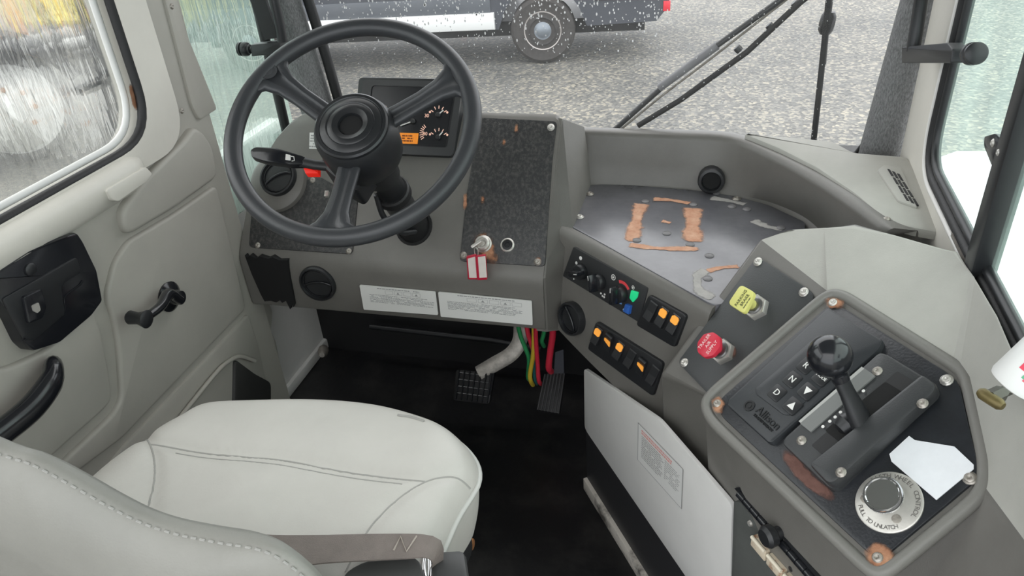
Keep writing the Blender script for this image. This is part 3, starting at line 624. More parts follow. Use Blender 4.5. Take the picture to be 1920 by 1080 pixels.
# caution labels along the lip
for px, tx in (([(676, 532), (818, 545), (823, 588), (684, 578)], 0), ([(823, 545), (998, 562), (1000, 607), (828, 591)], 1)):
    L_ = plate('caution_label', LIP, px, .006, .003, LABEL, dash, r=.003)
    a = LIP(px[0][0] + 14, px[0][1] + 6, .0064); ex = (LIP(*px[1]) - LIP(*px[0])).normalized(); ey = LIP.n.cross(ex); wd = (LIP(*px[1]) - LIP(*px[0])).length
    print_rows('heading', a + ex * wd * .12 - ey * .0005, ex, ey, wd * .62, 1, .004, PRINT, L_, h=.0022, dens=.9)
    bm = bmesh.new()
    for k in range(4 + tx):
        o = a + ex * (wd * (.22 + k * .12)) - ey * .0055; q, h = wd * .1, .009
        for s0, s1 in (((0, 0), (q, .0006)), ((0, h), (q, h + .0006)), ((0, 0), (.0006, h)), ((q, 0), (q + .0006, h))):
            bm.faces.new([bm.verts.new(o + ex * x - ey * y) for x, y in ((s0[0], s0[1]), (s1[0], s0[1]), (s1[0], s1[1]), (s0[0], s1[1]))])
        if k % 2: bm.faces.new([bm.verts.new(o + ex * x - ey * y + LIP.n * .0001) for x, y in ((q * .3, h * .85), (q * .7, h * .85), (q * .5, h * .2))])
    obj('pictograms', bm, PRINT, L_, smooth=False)
    print_rows('small_print', a - ey * .0185, ex, ey, wd * .86, 7, .0032, PRINT, L_, h=.0014, dens=.88)
# ---- instrument cluster
CP = Pl((-.6, 1.462, .785), (0, -.86, .51)); CX, CY = CP.axes()
o4 = [(676, 146), (872, 150), (852, 297), (664, 288)]
cl = plate('instrument_cluster', CP, o4, .012, -.07, BLK, dash, r=.012, bev=.005)
inn = [(697, 160), (856, 164), (838, 277), (684, 270)]
bm = bmesh.new(); oo = [CP(*p, .016) for p in [(680, 149), (868, 153), (849, 293), (668, 285)]]; ii = [CP(*p, .016) for p in inn]
oo, ii = round_poly(oo, .012), round_poly(ii, .008)
for h0, h1, A, B in ((.0, .0, oo, ii),):
    va = [bm.verts.new(p) for p in A]; vb_ = [bm.verts.new(p) for p in B]; vc = [bm.verts.new(p - CP.n * .006) for p in A]; vd_ = [bm.verts.new(p - CP.n * .0038) for p in B]
    for i in range(len(A)):
        bm.faces.new((va[i - 1], va[i], vb_[i], vb_[i - 1])); bm.faces.new((va[i - 1], vc[i - 1], vc[i], va[i])); bm.faces.new((vb_[i - 1], vb_[i], vd_[i], vd_[i - 1]))
obj('bezel', bm, mat('cluster_bezel', (.045, .046, .048), .35), cl)
plate('dial_face', CP, inn, .0130, .010, mat('dial_black', (.014, .015, .018), .22), cl)
FP = CP.off(.0134)
def ticks(c, a0, a1, n, r0, r1, wd=.0009):
    bm = bmesh.new(); o = FP(*c)
    for k in range(n):
        a = math.radians(a0 + (a1 - a0) * k / (n - 1)); d = CX * math.cos(a) + CY * math.sin(a); s = FP.n.cross(d) * wd
        bm.faces.new([bm.verts.new(p) for p in (o + d * r0 - s, o + d * r1 - s, o + d * r1 + s, o + d * r0 + s)])
    return obj('gauge_scale', bm, AMBP, cl, smooth=False)
def needle(c, a, L, small=True):
    o = FP(*c); a = math.radians(a); d = CX * math.cos(a) + CY * math.sin(a); s = FP.n.cross(d)
    lathe('needle_cap', [(.006, 0), (.006, .004), (.004, .006), (0, .006)], o, FP.n, BLK, cl, 14)
    bm = bmesh.new(); box_into(bm, o + d * L * .5 + FP.n * .004, d * L * .5, s * .0012, FP.n * .0005); obj('needle', bm, WHITE, cl)
for c, a in (((822, 216), 40), ((822, 258), 50), ((715, 214), 35)):
    ticks(c, 150, 30, 5, .014, .021); needle(c, a, .016)
    for da, s in ((162, .0045), (18, .0045)):
        d = CX * math.cos(math.radians(da)) + CY * math.sin(math.radians(da)); lathe('gauge_mark', [(.0026, 0), (.0026, .0003), (0, .0004)], FP(*c) + d * .021, FP.n, AMBP, cl, 8)
ticks((757, 222), 175, 60, 11, .026, .034); text('gauge_number', '60', FP(737, 215), CX, CY, .0115, AMBP, cl)
needle((775, 228), 200, .03)
ticks((806, 250), 215, 130, 8, .016, .024); text('gauge_number', '30', FP(800, 217), CX, CY, .011, AMBP, cl); text('gauge_number', '80', FP(797, 251), CX, CY, .011, AMBP, cl)
op = plate('warning_panel', FP, [(748, 249), (785, 250), (783, 270), (744, 269)], .001, 0, ORNG, cl)
print_rows('print', FP(754, 253, .0014), CX, CY, .030, 3, .0055, mat('dark_orange_print', (.25, .06, .01), .6), op, h=.0032)
# ================================================================== CENTRE SECTION: tray, switch face
SW = Pl((-.29, 1.335, .665), (-.59, -.74, .14)); SWx = V((.296, -.236, 0)).normalized(); SWy = SW.n.cross(SWx)
ZT = .68; TP = PZ(ZT)
fr = [TP(*p) for p in ((1062, 430), (1336, 574))]
ctr = thing('centre_console', (-.1, 1.35, .42), 'grey centre console with heater knobs, rocker switches and black tray', 'console')
nrm = V((-.59, -.74, 0)).normalized()
fl, fr_ = fr[0] + nrm * .014 - SWx * .02, fr[1] + nrm * .014 + SWx * .004
# face block
def face_pt(u, v): return SW(u, v)
front = [face_pt(*p) for p in ((1030, 606), (1046, 650), (1100, 684), (1180, 743), (1238, 786), (1248, 740), (1260, 690))]
bm = bmesh.new()
top = [fl - V((0, 0, .012)), fl + V((0, 0, .001)) - nrm * .009, fr_ + V((0, 0, .001)) - nrm * .009, fr_ - V((0, 0, .012))]
botz = [SW(1036, 606), SW(1240, 786)]
cols = []
for t in [i / 12 for i in range(13)]:
    a = fl.lerp(fr_, t); s = a + V((0, 0, 0))
    zb = .475 - .085 * min(1, t * 1.0) ** .8 - (.0 if t > .08 else 0)
    def on(z):
        q = V((a.x, a.y, z)); return q - SW.n * ((q - SW.p).dot(SW.n)) * 1.0 if False else V((a.x, a.y, z)) + nrm * (.19 * max(0, .66 - z))
    cols.append([on(zb) - nrm * .16, on(zb) - nrm * .01, on(zb) - nrm * .002 + V((0, 0, .003)), on(zb + .01), on(.60), on(.655), on(.668) - nrm * .002, on(.678) - nrm * .008, on(.682) - nrm * .016, on(.682) - nrm * .024, on(.676) - nrm * .030, on(.66) - nrm * .031])
loft('switch_face', cols, DASH, ctr, angle=45)
_a = fl.lerp(fr_, .5); SW = Pl(V((_a.x, _a.y, .655)) + nrm * .001, (nrm.x, nrm.y, .19)); SWy = SW.n.cross(SWx).normalized()
SWx = SWy.cross(SW.n).normalized()
# tray
tray_px = [(1066, 424), (1100, 350), (1150, 347), (1300, 359), (1380, 371), (1440, 387), (1510, 420), (1500, 520), (1345, 576), (1330, 572)]
tray = plate('tray_plate', TP, tray_px, .004, -.02, TRAY, ctr, r=.012, bev=.0015)
plate3('tray_bed', [(-.29, 1.35, .66), (.0, 1.13, .66), (.085, 1.25, .66), (.30, 1.26, .66), (.30, 1.60, .66), (-.28, 1.60, .66)], (0, 0, 1), .01, -.04, DASH, ctr)
TPo = TP.off(.0045)
for p in ((1087, 407), (1106, 364), (1381, 373)): screw(TPo, p, ctr, .0075, RSTEEL if p[0] != 1087 else STEEL, name='tray_bolt')
RVM = mat('tray_rivet_paint', (.17, .165, .17), .4)
for i, p in enumerate([(1210, 378), (1300, 384), (1250, 438), (1194, 451), (1294, 459), (1330, 480), (1327, 523), (1372, 388), (1464, 428), (1400, 393), (1343, 362)]):
    lathe('rivet', [(.0085, 0), (.0085, .0015), (.006, .003), (0, .0036)], TP(*p, .004), (0, 0, 1), RVM, ctr, 14)
def ws(px, wd): stripe_stain('bare_patch', TPo, px, wd, WORN, ctr, off=.0004)
ws([(1203, 380), (1197, 400), (1190, 425), (1184, 455)], .019); ws([(1222, 373), (1258, 375), (1296, 382)], .011); ws([(1298, 388), (1300, 410), (1298, 432), (1301, 455)], .024); ws([(1176, 458), (1220, 464), (1260, 466), (1315, 466)], .011)
ws([(1240, 414), (1250, 416), (1258, 418)], .008); ws([(1325, 509), (1350, 502), (1388, 499)], .009)
stripe_stain('scuff', TPo, [(1325, 505), (1308, 520), (1312, 545), (1340, 560)], .014, SCUFF, ctr, off=.0002)
stripe_stain('scuff', TPo, [(1330, 370), (1370, 377), (1400, 384)], .012, SCUFF, ctr, off=.0002); stripe_stain('scuff', TPo, [(1410, 412), (1440, 425), (1470, 430)], .012, SCUFF, ctr, off=.0002)
# back wall of the tray, curving round to the right, and its rim
bw_b = [TP(*p) for p in ((1098, 350), (1180, 352), (1260, 356), (1340, 366), (1410, 379), (1460, 394), (1510, 420), (1560, 470))]
RP8 = PZ(.80)
bw_t = [RP8(*p) for p in ((1088, 246), (1180, 250), (1270, 253), (1370, 259), (1450, 292), (1520, 330), (1590, 376), (1662, 428))]
bb, bt = spline(bw_b, 5), spline(bw_t, 5)
secs = []
for b_, t_ in zip(bb, bt):
    o_ = (t_ - V((-.02, 1.15, t_.z))).normalized(); b2 = V((b_.x, b_.y, .672))
    d = (t_ - b_)
    secs.append([b2 - o_ * .012, b2 + o_ * .001 + V((0, 0, .006)), b2 + o_ * .008 + V((0, 0, .014)), b2.lerp(t_, .5), t_ - V((0, 0, .014)), t_ - V((0, 0, .004)) + o_ * .003, t_ + o_ * .012, t_ + o_ * .05 - V((0, 0, .006)), t_ + o_ * .06 - V((0, 0, .03)), V((t_.x, t_.y, .64)) + o_ * .06])
loft('tray_back_wall', secs, DASH, ctr, angle=50)
vp = TP(1333, 352); bwp = Pl((vp.x, bt[14].y - .024, .74), (0, -1, .12))
lathe('hose_bezel', [(.0285, -.01), (.029, .012), (.026, .018), (.021, .019), (.019, .012), (.0185, .010), (0, .010)], bwp(1334, 336), bwp.n, BLK, ctr, 28)
lathe('hose_mouth', [(.0183, .0105), (.018, .0112), (0, .0112)], bwp(1334, 336), bwp.n, VOID, ctr, 24)
# defroster moulding along the windscreen foot, right-hand half
DP = Pl((.2, 1.4, .796), (-.03, -.05, 1))
dpn = [(1392, 256), (1470, 262), (1560, 270), (1600, 292), (1700, 300), (1740, 360), (1776, 446), (1700, 432), (1655, 414), (1600, 368), (1530, 320), (1460, 284)]
dm = thing('defroster_panel', DP(1620, 350), 'pale grey defroster panel with slotted grille at the right pillar', 'panel')
plate('panel', DP, dpn, .008, -.008, CONS, dm, r=.012, bev=.006)
gp = [(1653, 316), (1672, 310), (1722, 388), (1690, 388)]
plate('grille_frame', DP.off(.008), [(1645, 322), (1657, 312), (1690, 318), (1720, 392), (1684, 380)], .004, 0, CONS, dm, r=.004, bev=.002)
GPp = DP.off(.0125)
for c in range(3):
    for r_ in range(4):
        u0 = 1664 + c * 9.0 + r_ * 9.6; v0 = 317 + c * 4.2 + r_ * 15.5
        plate('grille_slot', GPp, [(u0, v0), (u0 + 4.6, v0 + 1.2), (u0 + 12.0, v0 + 13.6), (u0 + 7.2, v0 + 12.2)], .0006, -.002, RUB, dm)
screw(DP, (1663, 410), dm, .0045, RSTEEL, off=.008)
# ---- heater control plate
hv = plate('heater_plate', SW, [(1077, 462), (1217, 540), (1200, 604), (1057, 517)], .003, -.002, mat('heater_plate_black', (.028, .029, .031), .45, bump=.05, bscale=700), ctr, r=.004, bev=.001)
def on_sw(u, v, h=0): return SW(u, v, h)
def knob(px, ang, par):
    c = SW(*px, .003); a = math.radians(ang); d = SWx * math.cos(a) + SWy * math.sin(a); s = SW.n.cross(d); n = SW.n
    k = lathe('heater_knob', [(.0155, 0), (.0165, .003), (.0158, .012), (.0140, .0145), (0, .015)], c, n, BLK, par, 28)
    bm = bmesh.new(); pts = [c + d * x + s * y for x, y in ((-.0165, -.003), (-.008, -.0062), (.008, -.0062), (.0175, -.003), (.0175, .003), (.008, .0062), (-.008, .0062), (-.0165, .003))]
    prism_into(bm, pts, n, .031, .010, .003); obj('knob_grip', bm, BLKG, k); 
    bm = bmesh.new(); prism_into(bm, [c + d * x + s * y for x, y in ((.008, -.0006), (.0165, -.0006), (.0165, .0006), (.008, .0006))], n, .0314, .03); obj('pointer', bm, WHITE, k)
    return k
for px, a in (((1092, 509), 20), ((1126, 528), 112), ((1166, 551), 100)): knob(px, a, hv)
def dot(px, r, m_, par, name): return lathe(name, [(r, 0), (r, .0008), (0, .001)], SW(*px, .003), SW.n, m_, par, 14)
dot((1081, 493), .0032, WHITE, hv, 'fan_mark'); dot((1089, 484), .0040, WHITE, hv, 'fan_mark'); dot((1076, 523), .0016, WHITE, hv, 'fan_mark')
def arc(px, r0, r1, a0, a1, m_, par, name):
    c = SW(*px, .0036); bm = bmesh.new(); va = []
    for k in range(13):
        a = math.radians(a0 + (a1 - a0) * k / 12); d = SWx * math.cos(a) + SWy * math.sin(a); va.append((bm.verts.new(c + d * r0), bm.verts.new(c + d * r1)))
    for p, q in zip(va, va[1:]): bm.faces.new((p[0], q[0], q[1], p[1]))
    return obj(name, bm, m_, par, smooth=False)
REDP = mat('red_arc_print', (.70, .06, .07), .5); BLUP = mat('blue_arc_print', (.16, .36, .75), .5)
arc((1165, 549), .0185, .0245, 118, 40, REDP, hv, 'hot_arc'); arc((1165, 549), .0185, .0215, 175, 245, REDP, hv, 'hot_arc'); arc((1165, 549), .0180, .0230, 245, 285, BLUP, hv, 'cold_arc')
def ring(px, r, par):
    arc(px, r * .72, r, 0, 360, WHITE, par, 'seat_symbol'); dot(px, r * .35, WHITE, par, 'seat_symbol')
ring((1150, 520), .006, hv); ring((1187, 539), .0038, hv)
for dx, dy in ((-3, -2), (0, 3), (4, 0), (3, 5)): dot((1130 + dx, 552 + dy), .0021, WHITE, hv, 'fan_symbol')
dot((1170, 581), .0026, mat('pale_blue_print', (.5, .65, .8), .5), hv, 'cold_symbol')
plate('green_lamp', SW, [(1187, 543), (1200, 547), (1198, 557), (1190, 566), (1184, 558)], .006, .003, GRN, hv, r=.002, bev=.0012)
plate('blue_button', SW, [(1179, 568), (1188, 572), (1185, 588), (1174, 582)], .010, .003, BLU, hv, r=.001, bev=.0012)
vent(SW.off(.004), (1073, 597), .036, ctr, tilt=-.9)
# ---- rocker switches: one kind of each, then copied
RB = mat('rocker_black', (.02, .021, .023), .33)
bz1 = plate('rocker_bezel', SW, [(1221, 551), (1293, 590), (1270, 651), (1197, 608)], .008, -.004, BLK, ctr, r=.008, bev=.003)
bz2 = plate('rocker_bezel', SW, [(1122, 601), (1249, 679), (1229, 742), (1106, 653)], .008, -.004, BLK, ctr, r=.008, bev=.003)
PROTO = {}
def rocker(px, lens, pressed, par):
    key = (lens, pressed)
    # axes measured once
    ey = (SW(1216, 562) - SW(1202, 602)); ey.normalize(); ex = ey.cross(SW.n).normalized(); n = SW.n
    c = SW(*px, .008)
    Mx = M(((ex.x, ey.x, n.x, 0), (ex.y, ey.y, n.y, 0), (ex.z, ey.z, n.z, 0), (0, 0, 0, 1)))
    if key not in PROTO:
        bm = bmesh.new(); w2, h2 = .0092, .020
        prof = [(-h2, .001), (-h2, .0065), (-h2 * .85, .009), (0, .0045), (h2 * .85, .0022), (h2, .001)] if not pressed else [(-h2, .001), (-h2 * .85, .002), (0, .0045), (h2 * .85, .009), (h2, .0065), (h2, .001)]
        for sgn in (0,):
            L_ = [bm.verts.new((-w2, y, z)) for y, z in prof]; R2 = [bm.verts.new((w2, y, z)) for y, z in prof]
            for i in range(len(prof) - 1): bm.faces.new((L_[i], R2[i], R2[i + 1], L_[i + 1]))
            bm.faces.new(L_[::-1]); bm.faces.new(R2); bm.faces.new((L_[0], L_[-1], R2[-1], R2[0]))
        bmesh.ops.recalc_face_normals(bm, faces=bm.faces)
        me = bpy.data.meshes.new('rocker'); bm.to_mesh(me); bm.free(); me.materials.append(RB)
        ml = None
        if lens:
            bm = bmesh.new(); y0, y1 = (.002, .0165) if lens == 1 else (-.004, .0085)
            def zz(y):
                for (ya, za), (yb, zb_) in zip(prof, prof[1:]):
                    if ya <= y <= yb and yb > ya: return za + (zb_ - za) * (y - ya) / (yb - ya)
                return .002
            w3_ = .0078
            pr = [(-w3_, y0 + .002), (-w3_ + .002, y0), (w3_ - .002, y0), (w3_, y0 + .002), (w3_, y1 - .003), (w3_ - .003, y1), (-w3_ + .003, y1), (-w3_, y1 - .003)]
            if lens == 2: pr = [(-w3_, y0 + .006), (w3_, y0), (w3_, y1 - .002), (w3_ - .002, y1), (-w3_, y1)]
            T = [bm.verts.new((x, y, zz(y) + .0022)) for x, y in pr]; B = [bm.verts.new((x, y, zz(y) - .001)) for x, y in pr]
            bm.faces.new(T)
            for i in range(len(pr)): bm.faces.new((B[i - 1], B[i], T[i], T[i - 1]))
            bmesh.ops.recalc_face_normals(bm, faces=bm.faces)
            ml = bpy.data.meshes.new('lens'); bm.to_mesh(ml); bm.free(); ml.materials.append(AMB)
        PROTO[key] = (me, ml)
    me, ml = PROTO[key]
    o = bpy.data.objects.new('rocker_switch', me); COL.objects.link(o); o.parent = par; o.matrix_local = M.Translation(c - ORG[par.name]) @ Mx
    b = o.modifiers.new('bevel', 'BEVEL'); b.width = .0012; b.segments = 2
    if ml:
        q = bpy.data.objects.new('amber_lens', ml); COL.objects.link(q); q.parent = o
for px, l_, p_ in (((1222, 583), 0, 0), ((1243, 594), 1, 0), ((1265, 607), 1, 0)): rocker(px, l_, p_, bz1)
for px, l_, p_ in (((1121, 629), 1, 0), ((1142, 642), 2, 1), ((1162, 657), 1, 0), ((1183, 672), 0, 0), ((1204, 688), 2, 1), ((1226, 703), 0, 0)): rocker(px, l_, p_, bz2)
lathe('blanking_clip', [(.004, 0), (.003, .003), (0, .003)], SW(1214, 766), SW.n, BLK, ctr, 8)
# ================================================================== SHIFT CONSOLE (right-hand moulding)
BT = V((.075, 1.167, .75)); BL = V((-.0375, 1.08, .60)); e2_ = V((.075, -.091, 0))
_n = (BL - BT).cross(e2_); _n = -_n if _n.z < 0 else _n
BP = Pl(BT, _n)                      # brake valve plate
_a, _b, _c = PZ(.63)(1350, 745), PZ(.76)(1565, 560), PZ(.77)(1790, 700)
_n = (_b - _a).cross(_c - _b); _n = -_n if _n.z < 0 else _n
GPL = Pl(_a, _n)                     # gear plate
con = thing('shift_console', (.15, .95, .35), 'large moulded grey gear console under the right hand window', 'console')
GR = GPL.off(.010)
b0, b1, b2, b3 = BP(1424, 447, .003), BP(1238, 700, .003), BP(1326, 762, .003), BP(1552, 552, .003)
bc = BP(1500, 470, .003)
rim_px = [(1322, 762), (1330, 742), (1542, 560), (1562, 551), (1584, 556), (1796, 690), (1812, 706), (1846, 860), (1846, 905), (1832, 935), (1672, 1066), (1650, 1076), (1628, 1068), (1335, 790)]
rim = [GR(*p) for p in rim_px]
SILL = .872
t_px = [(1424, 447), (1480, 428), (1545, 424), (1600, 424), (1680, 438), (1772, 464)]
top_z = [.768, .79, .81, .82, .835, .845]
tops = [PZ(z)(*p) for p, z in zip(t_px, top_z)]
xr = RX - .012
right = [V((xr, 1.05, .850)), V((xr, .97, .860)), V((xr, .86, .868)), V((xr, .74, .862)), V((xr, .62, .83)), V((xr, .50, .79))]
bm = bmesh.new()
def vv(p): return bm.verts.new(p)
R_v = [vv(p) for p in rim]
T_v = [vv(p) for p in tops]; X_v = [vv(p) for p in right]
B0, B1 = T_v[0], vv(b1); 
# brake face: T0 .. B1 .. rim corner .. rim top corner .. an edge on the ridge
ridge = vv(BP(1549, 551, .003)); stepv = vv(BP(1332, 750, .003))
bm.faces.new([B0, B1, stepv, ridge])
# paler top: from ridge to window
mid1 = vv((GR(1690, 615) + V((0, .0, .004))))
bm.faces.new([B0, ridge, T_v[1]])
bm.faces.new([ridge, R_v[2], R_v[3], T_v[2], T_v[1]])
bm.faces.new([R_v[3], R_v[4], T_v[3], T_v[2]])
bm.faces.new([R_v[4], T_v[4], T_v[3]]); bm.faces.new([R_v[4], X_v[0], T_v[5], T_v[4]]); bm.faces.new([R_v[4], R_v[5], X_v[1], X_v[0]])
bm.faces.new([R_v[5], X_v[2], X_v[1]]); bm.faces.new([R_v[5], R_v[6], X_v[3], X_v[2]]); bm.faces.new([R_v[6], R_v[7], X_v[4], X_v[3]]); bm.faces.new([R_v[7], R_v[8], X_v[5], X_v[4]])
bm.faces.new([stepv, R_v[0], R_v[1]]); bm.faces.new([stepv, R_v[1], R_v[2], ridge])
low = [GR(1834, 936) + V((.02, -.10, -.06)), GR(1670, 1068) + V((-.01, -.06, -.16))]
bm.verts.remove(mid1)
# flanks going down
f1 = vv(SWf(1240, 786) if False else V((-.068, 1.075, .40)))
q = [V((-.060, 1.070, .43)), V((.035, .93, .37)), V((.17, .715, .36)), V((.21, .60, .40))]
Q = [vv(p) for p in q]; bm.verts.remove(f1)
bm.faces.new([B1, Q[0], Q[1], R_v[0], stepv]); bm.faces.new([R_v[0], Q[1], Q[2], R_v[13]]); bm.faces.new([R_v[13], Q[2], Q[3], R_v[12]])
bk = vv(V((xr, .48, .42))); bm.faces.new([R_v[12], Q[3], bk, X_v[5], R_v[8], R_v[9], R_v[10], R_v[11]])
# hidden back faces
z1 = vv(V((xr, 1.10, .40))); z2 = vv(V((.065, 1.20, .45))); z3 = vv(V((xr, 1.24, .45)))
bm.faces.new([B0, z2, Q[0], B1]); bm.faces.new([T_v[i] for i in range(6)] + [z3, z2])
bm.faces.new([z3, T_v[5], X_v[0], z1])
bm.faces.new([z1, X_v[0], X_v[1], X_v[2], X_v[3], X_v[4], X_v[5], bk]); bm.faces.new([Q[0], z2, z3, z1, bk, Q[3], Q[2], Q[1]])
bm.faces.new(R_v)
shell = obj('shell', bm, DASH, con, smooth=True); bevel_mod(shell, .009, 3, 22)
shell.data.materials.append(CONS)
for k in range(1, 11): shell.data.polygons[k].material_index = 1
# rim bead round the gear plate
tube('rim_bead', round_poly([GR(*p, -.001) for p in rim_px], .02, 4), .0085, mat('worn_rim_grey', (.19, .185, .17), .42, bump=.1, bscale=600), con, 10, closed=True)
# ---- gear plate
gpx = [(1350, 752), (1554, 576), (1568, 570), (1780, 702), (1800, 722), (1834, 868), (1832, 902), (1660, 1046), (1640, 1048), (1352, 780)]
gp_ = plate('gear_plate', GR, gpx, .004, -.006, mat('gear_plate_black', (.020, .022, .026), .3, bump=.15, bscale=300, var=.25, vscale=30), con, r=.012, bev=.0015)
G2 = GR.off(.0045)
for p, m_ in (((1562, 568), STEEL), ((1775, 713), STEEL), ((1345, 757), RSTEEL), ((1819, 897), RSTEEL), ((1646, 1046), RSTEEL)): screw(G2, p, con, .0066, m_)
stain('rust_stain', G2, [(1612, 1036), (1625, 1020), (1650, 1012), (1675, 1024), (1686, 1046), (1672, 1062), (1648, 1072), (1622, 1060)], RUST, con, core=.6)
stain('rust_stain', G2, [(1332, 748), (1346, 738), (1362, 750), (1360, 772), (1344, 780), (1334, 770)], RUST, con)
stain('rust_stain', G2, [(1542, 562), (1562, 554), (1592, 566), (1582, 582), (1550, 582)], RUST, con)
stain('rust_stain', G2, [(1458, 848), (1478, 840), (1530, 892), (1572, 930), (1560, 945), (1530, 930), (1485, 890)], stain_mat('brown_corrosion', (.10, .045, .035), (.20, .10, .08), .8, 40), con, core=.7)
# ---- brake valve plate
bpl = plate('brake_plate', BP.off(.003), [(1421, 482), (1520, 545), (1530, 560), (1345, 730), (1330, 740), (1272, 680)], .003, -.004, mat('brake_plate_black', (.055, .058, .060), .42, bump=.15, bscale=500), con, r=.010, bev=.001)
B2 = BP.off(.0062)
for p in ((1421, 491), (1507, 548), (1283, 680)): screw(B2, p, con, .0065, STEEL)
def valve(nut_px, knob_px, sides, m_, kr, nm, lines):
    c = B2(*nut_px); n = BP.n; ex, ey = BP.axes()
    v = lathe('valve_nut', [(.0215, 0), (.0215, .009), (.0200, .011), (.014, .011)], c, n, STEEL, con, 6, ex=ex)
    lathe('valve_collar', [(.015, .009), (.015, .015), (.012, .017), (.010, .017), (0, .017)], c, n, mat('dark_steel', (.25, .25, .25), .35, metal=.9), v, 24)
    # the knob's centre lies where the pull rod meets the sight line of the knob
    kp = Pl(c + n * .042, n); kc = kp(*knob_px); ax = (kc - c).normalized(); 
    tube('pull_rod', [c + n * .008, c + ax * (kc - c).length * .98], .0075, m_, v, 14)
    a_, b_ = knob_axes(kc, knob_px)
    pts = [kc + a_ * x * kr + b_ * y * kr for x, y in sides]
    bm = bmesh.new(); prism_into(bm, round_poly(pts, kr * .18, 3), kn, .005, -.003, .002)
    k = obj(nm, bm, m_, v)
    return v, k, kc, a_, b_
kn = BP.n
def knob_axes(kc, px):
    ex, ey = BP.axes(); return ex, ey
octo = [(math.cos(math.radians(22.5 + 45 * i)) * 1.04, math.sin(math.radians(22.5 + 45 * i)) * 1.04) for i in range(8)]
v1, k1, kc1, A_, B_ = valve((1357, 661), (1331, 648), octo, RED, .0215, 'trailer_knob', None)
# axis of the lettering follows the plate's long edge
dl = (BP(1421, 490) - BP(1276, 680)).normalized(); ds = dl.cross(BP.n)
LT = mat('pale_pink_print', (.85, .62, .62), .5)
for k, s in enumerate(('TRAILER', 'AIR', 'SUPPLY')): text('lettering', s, kc1 + BP.n * .0054 - ds.cross(BP.n) * 0 + dl.cross(BP.n) * (k - 1) * .0095 - dl * .0, dl, BP.n.cross(dl), .0078, LT, k1)
sq = [(-.95, -.95), (.95, -.95), (.95, .95), (-.95, .95)]
def yv():
    c = B2(1420, 578); n = BP.n
    kp = Pl(c + n * .042, n); kc = kp(1398, 563)
    pts = [kp(*p) for p in ((1391, 535), (1418, 550), (1398, 591), (1367, 571))]
    return c, kc, pts
c, kc, pts = yv(); n = BP.n
v2 = lathe('valve_nut', [(.0215, 0), (.0215, .009), (.0200, .011), (.014, .011)], c, n, STEEL, con, 6, ex=BP.axes()[0])
lathe('valve_collar', [(.015, .009), (.015, .015), (.012, .017), (.010, .017), (0, .017)], c, n, MATS['dark_steel'], v2, 24)
tube('pull_rod', [c + n * .008, c.lerp(sum(pts, V()) / 4, .98)], .0085, YEL, v2, 14)
bm = bmesh.new(); prism_into(bm, round_poly(pts, .008, 4), n, .005, -.003, .002); k2 = obj('parking_knob', bm, YEL, v2)
kc = sum(pts, V()) / 4; e1 = ((pts[1] - pts[0]) + (pts[2] - pts[3])).normalized(); eu = n.cross(e1)
DKP = mat('dark_green_print', (.12, .13, .05), .6)
vd1 = (pts[0] - pts[3]).normalized()
for k, s in enumerate(('PARKING', 'BRAKE')): text('lettering', s, kc + n * .0054 + e1 * (-.001 + k * .0085), vd1 * 1, n.cross(vd1), .0072, DKP, k2)
print_rows('small_print', kc + n * .0054 - vd1 * .012 + e1 * .013, vd1, n.cross(vd1), .022, 1, .0036, DKP, k2, h=.0018)
stain('rust_stain', B2, [(1362, 640), (1380, 648), (1384, 668), (1374, 680), (1366, 660)], MATS['brown_corrosion'], con)
# ---- transmission key pad
KPM = mat('keypad_black', (.033, .036, .040), .34, bump=.1, bscale=900)
kpd = plate('selector_pad', GR, [(1559, 586), (1662, 648), (1655, 664), (1456, 838), (1448, 838), (1371, 768), (1371, 758)], .014, .003, KPM, con, r=.004, bev=.003)
K2 = GR.off(.0142)
kx = (GR(1662, 648) - GR(1559, 586)).normalized(); ky = GR.n.cross(kx)
plate('key_frame', GR, [(1552, 640), (1602, 676), (1600, 690), (1490, 788), (1478, 788), (1425, 748), (1424, 738), (1540, 640)], .0158, .013, KPM, kpd, r=.005, bev=.0015)
kxy = [((1457, 737), 'D'), ((1486, 712), 'N'), ((1512, 686), 'R'), ((1486, 761), '^'), ((1514, 734), 'v'), ((1541, 708), 'MODE')]
ku = (GR(1512, 686) - GR(1457, 737)).normalized(); kr_ = ku.cross(GR.n).normalized()
for p, s in kxy:
    c = GR(*p, .0158); bm = bmesh.new()
    prism_into(bm, round_poly([c + kr_ * x * .0115 + ku * y * .0115 for x, y in ((-1, -1), (1, -1), (1, 1), (-1, 1))], .004, 3), GR.n, .0012, -.004, .001); ko = obj('selector_key', bm, BLK, kpd)
    if s in '^v':
        sg = 1 if s == '^' else -1; bm = bmesh.new(); prism_into(bm, [c + kr_ * x * .006 + ku * y * .006 * sg for x, y in ((-1, -.8), (1, -.8), (0, 1))], GR.n, .0018, 0); obj('arrow', bm, WHITE, ko)
    else: text('key_letter', s, c + GR.n * .0016, kr_, ku, .013 if len(s) == 1 else .0065, WHITE, ko)
EMB = mat('embossed_black', (.011, .012, .013), .5)
text('maker_lettering', 'Allison', GR(1440, 784, .0148), (GR(1462, 808) - GR(1415, 766)), GR.n.cross(GR(1462, 808) - GR(1415, 766)), .0175, EMB, kpd, .0006)
text('maker_lettering', 'TRANSMISSION', GR(1430, 792, .0148), (GR(1462, 808) - GR(1415, 766)), GR.n.cross(GR(1462, 808) - GR(1415, 766)), .006, EMB, kpd, .0006)
lathe('maker_emblem', [(.0085, 0), (.0085, .001), (.006, .001), (.006, .0002), (.0035, .0002), (.0035, .001), (0, .001)], GR(1405, 761, .0142), GR.n, EMB, kpd, 20)
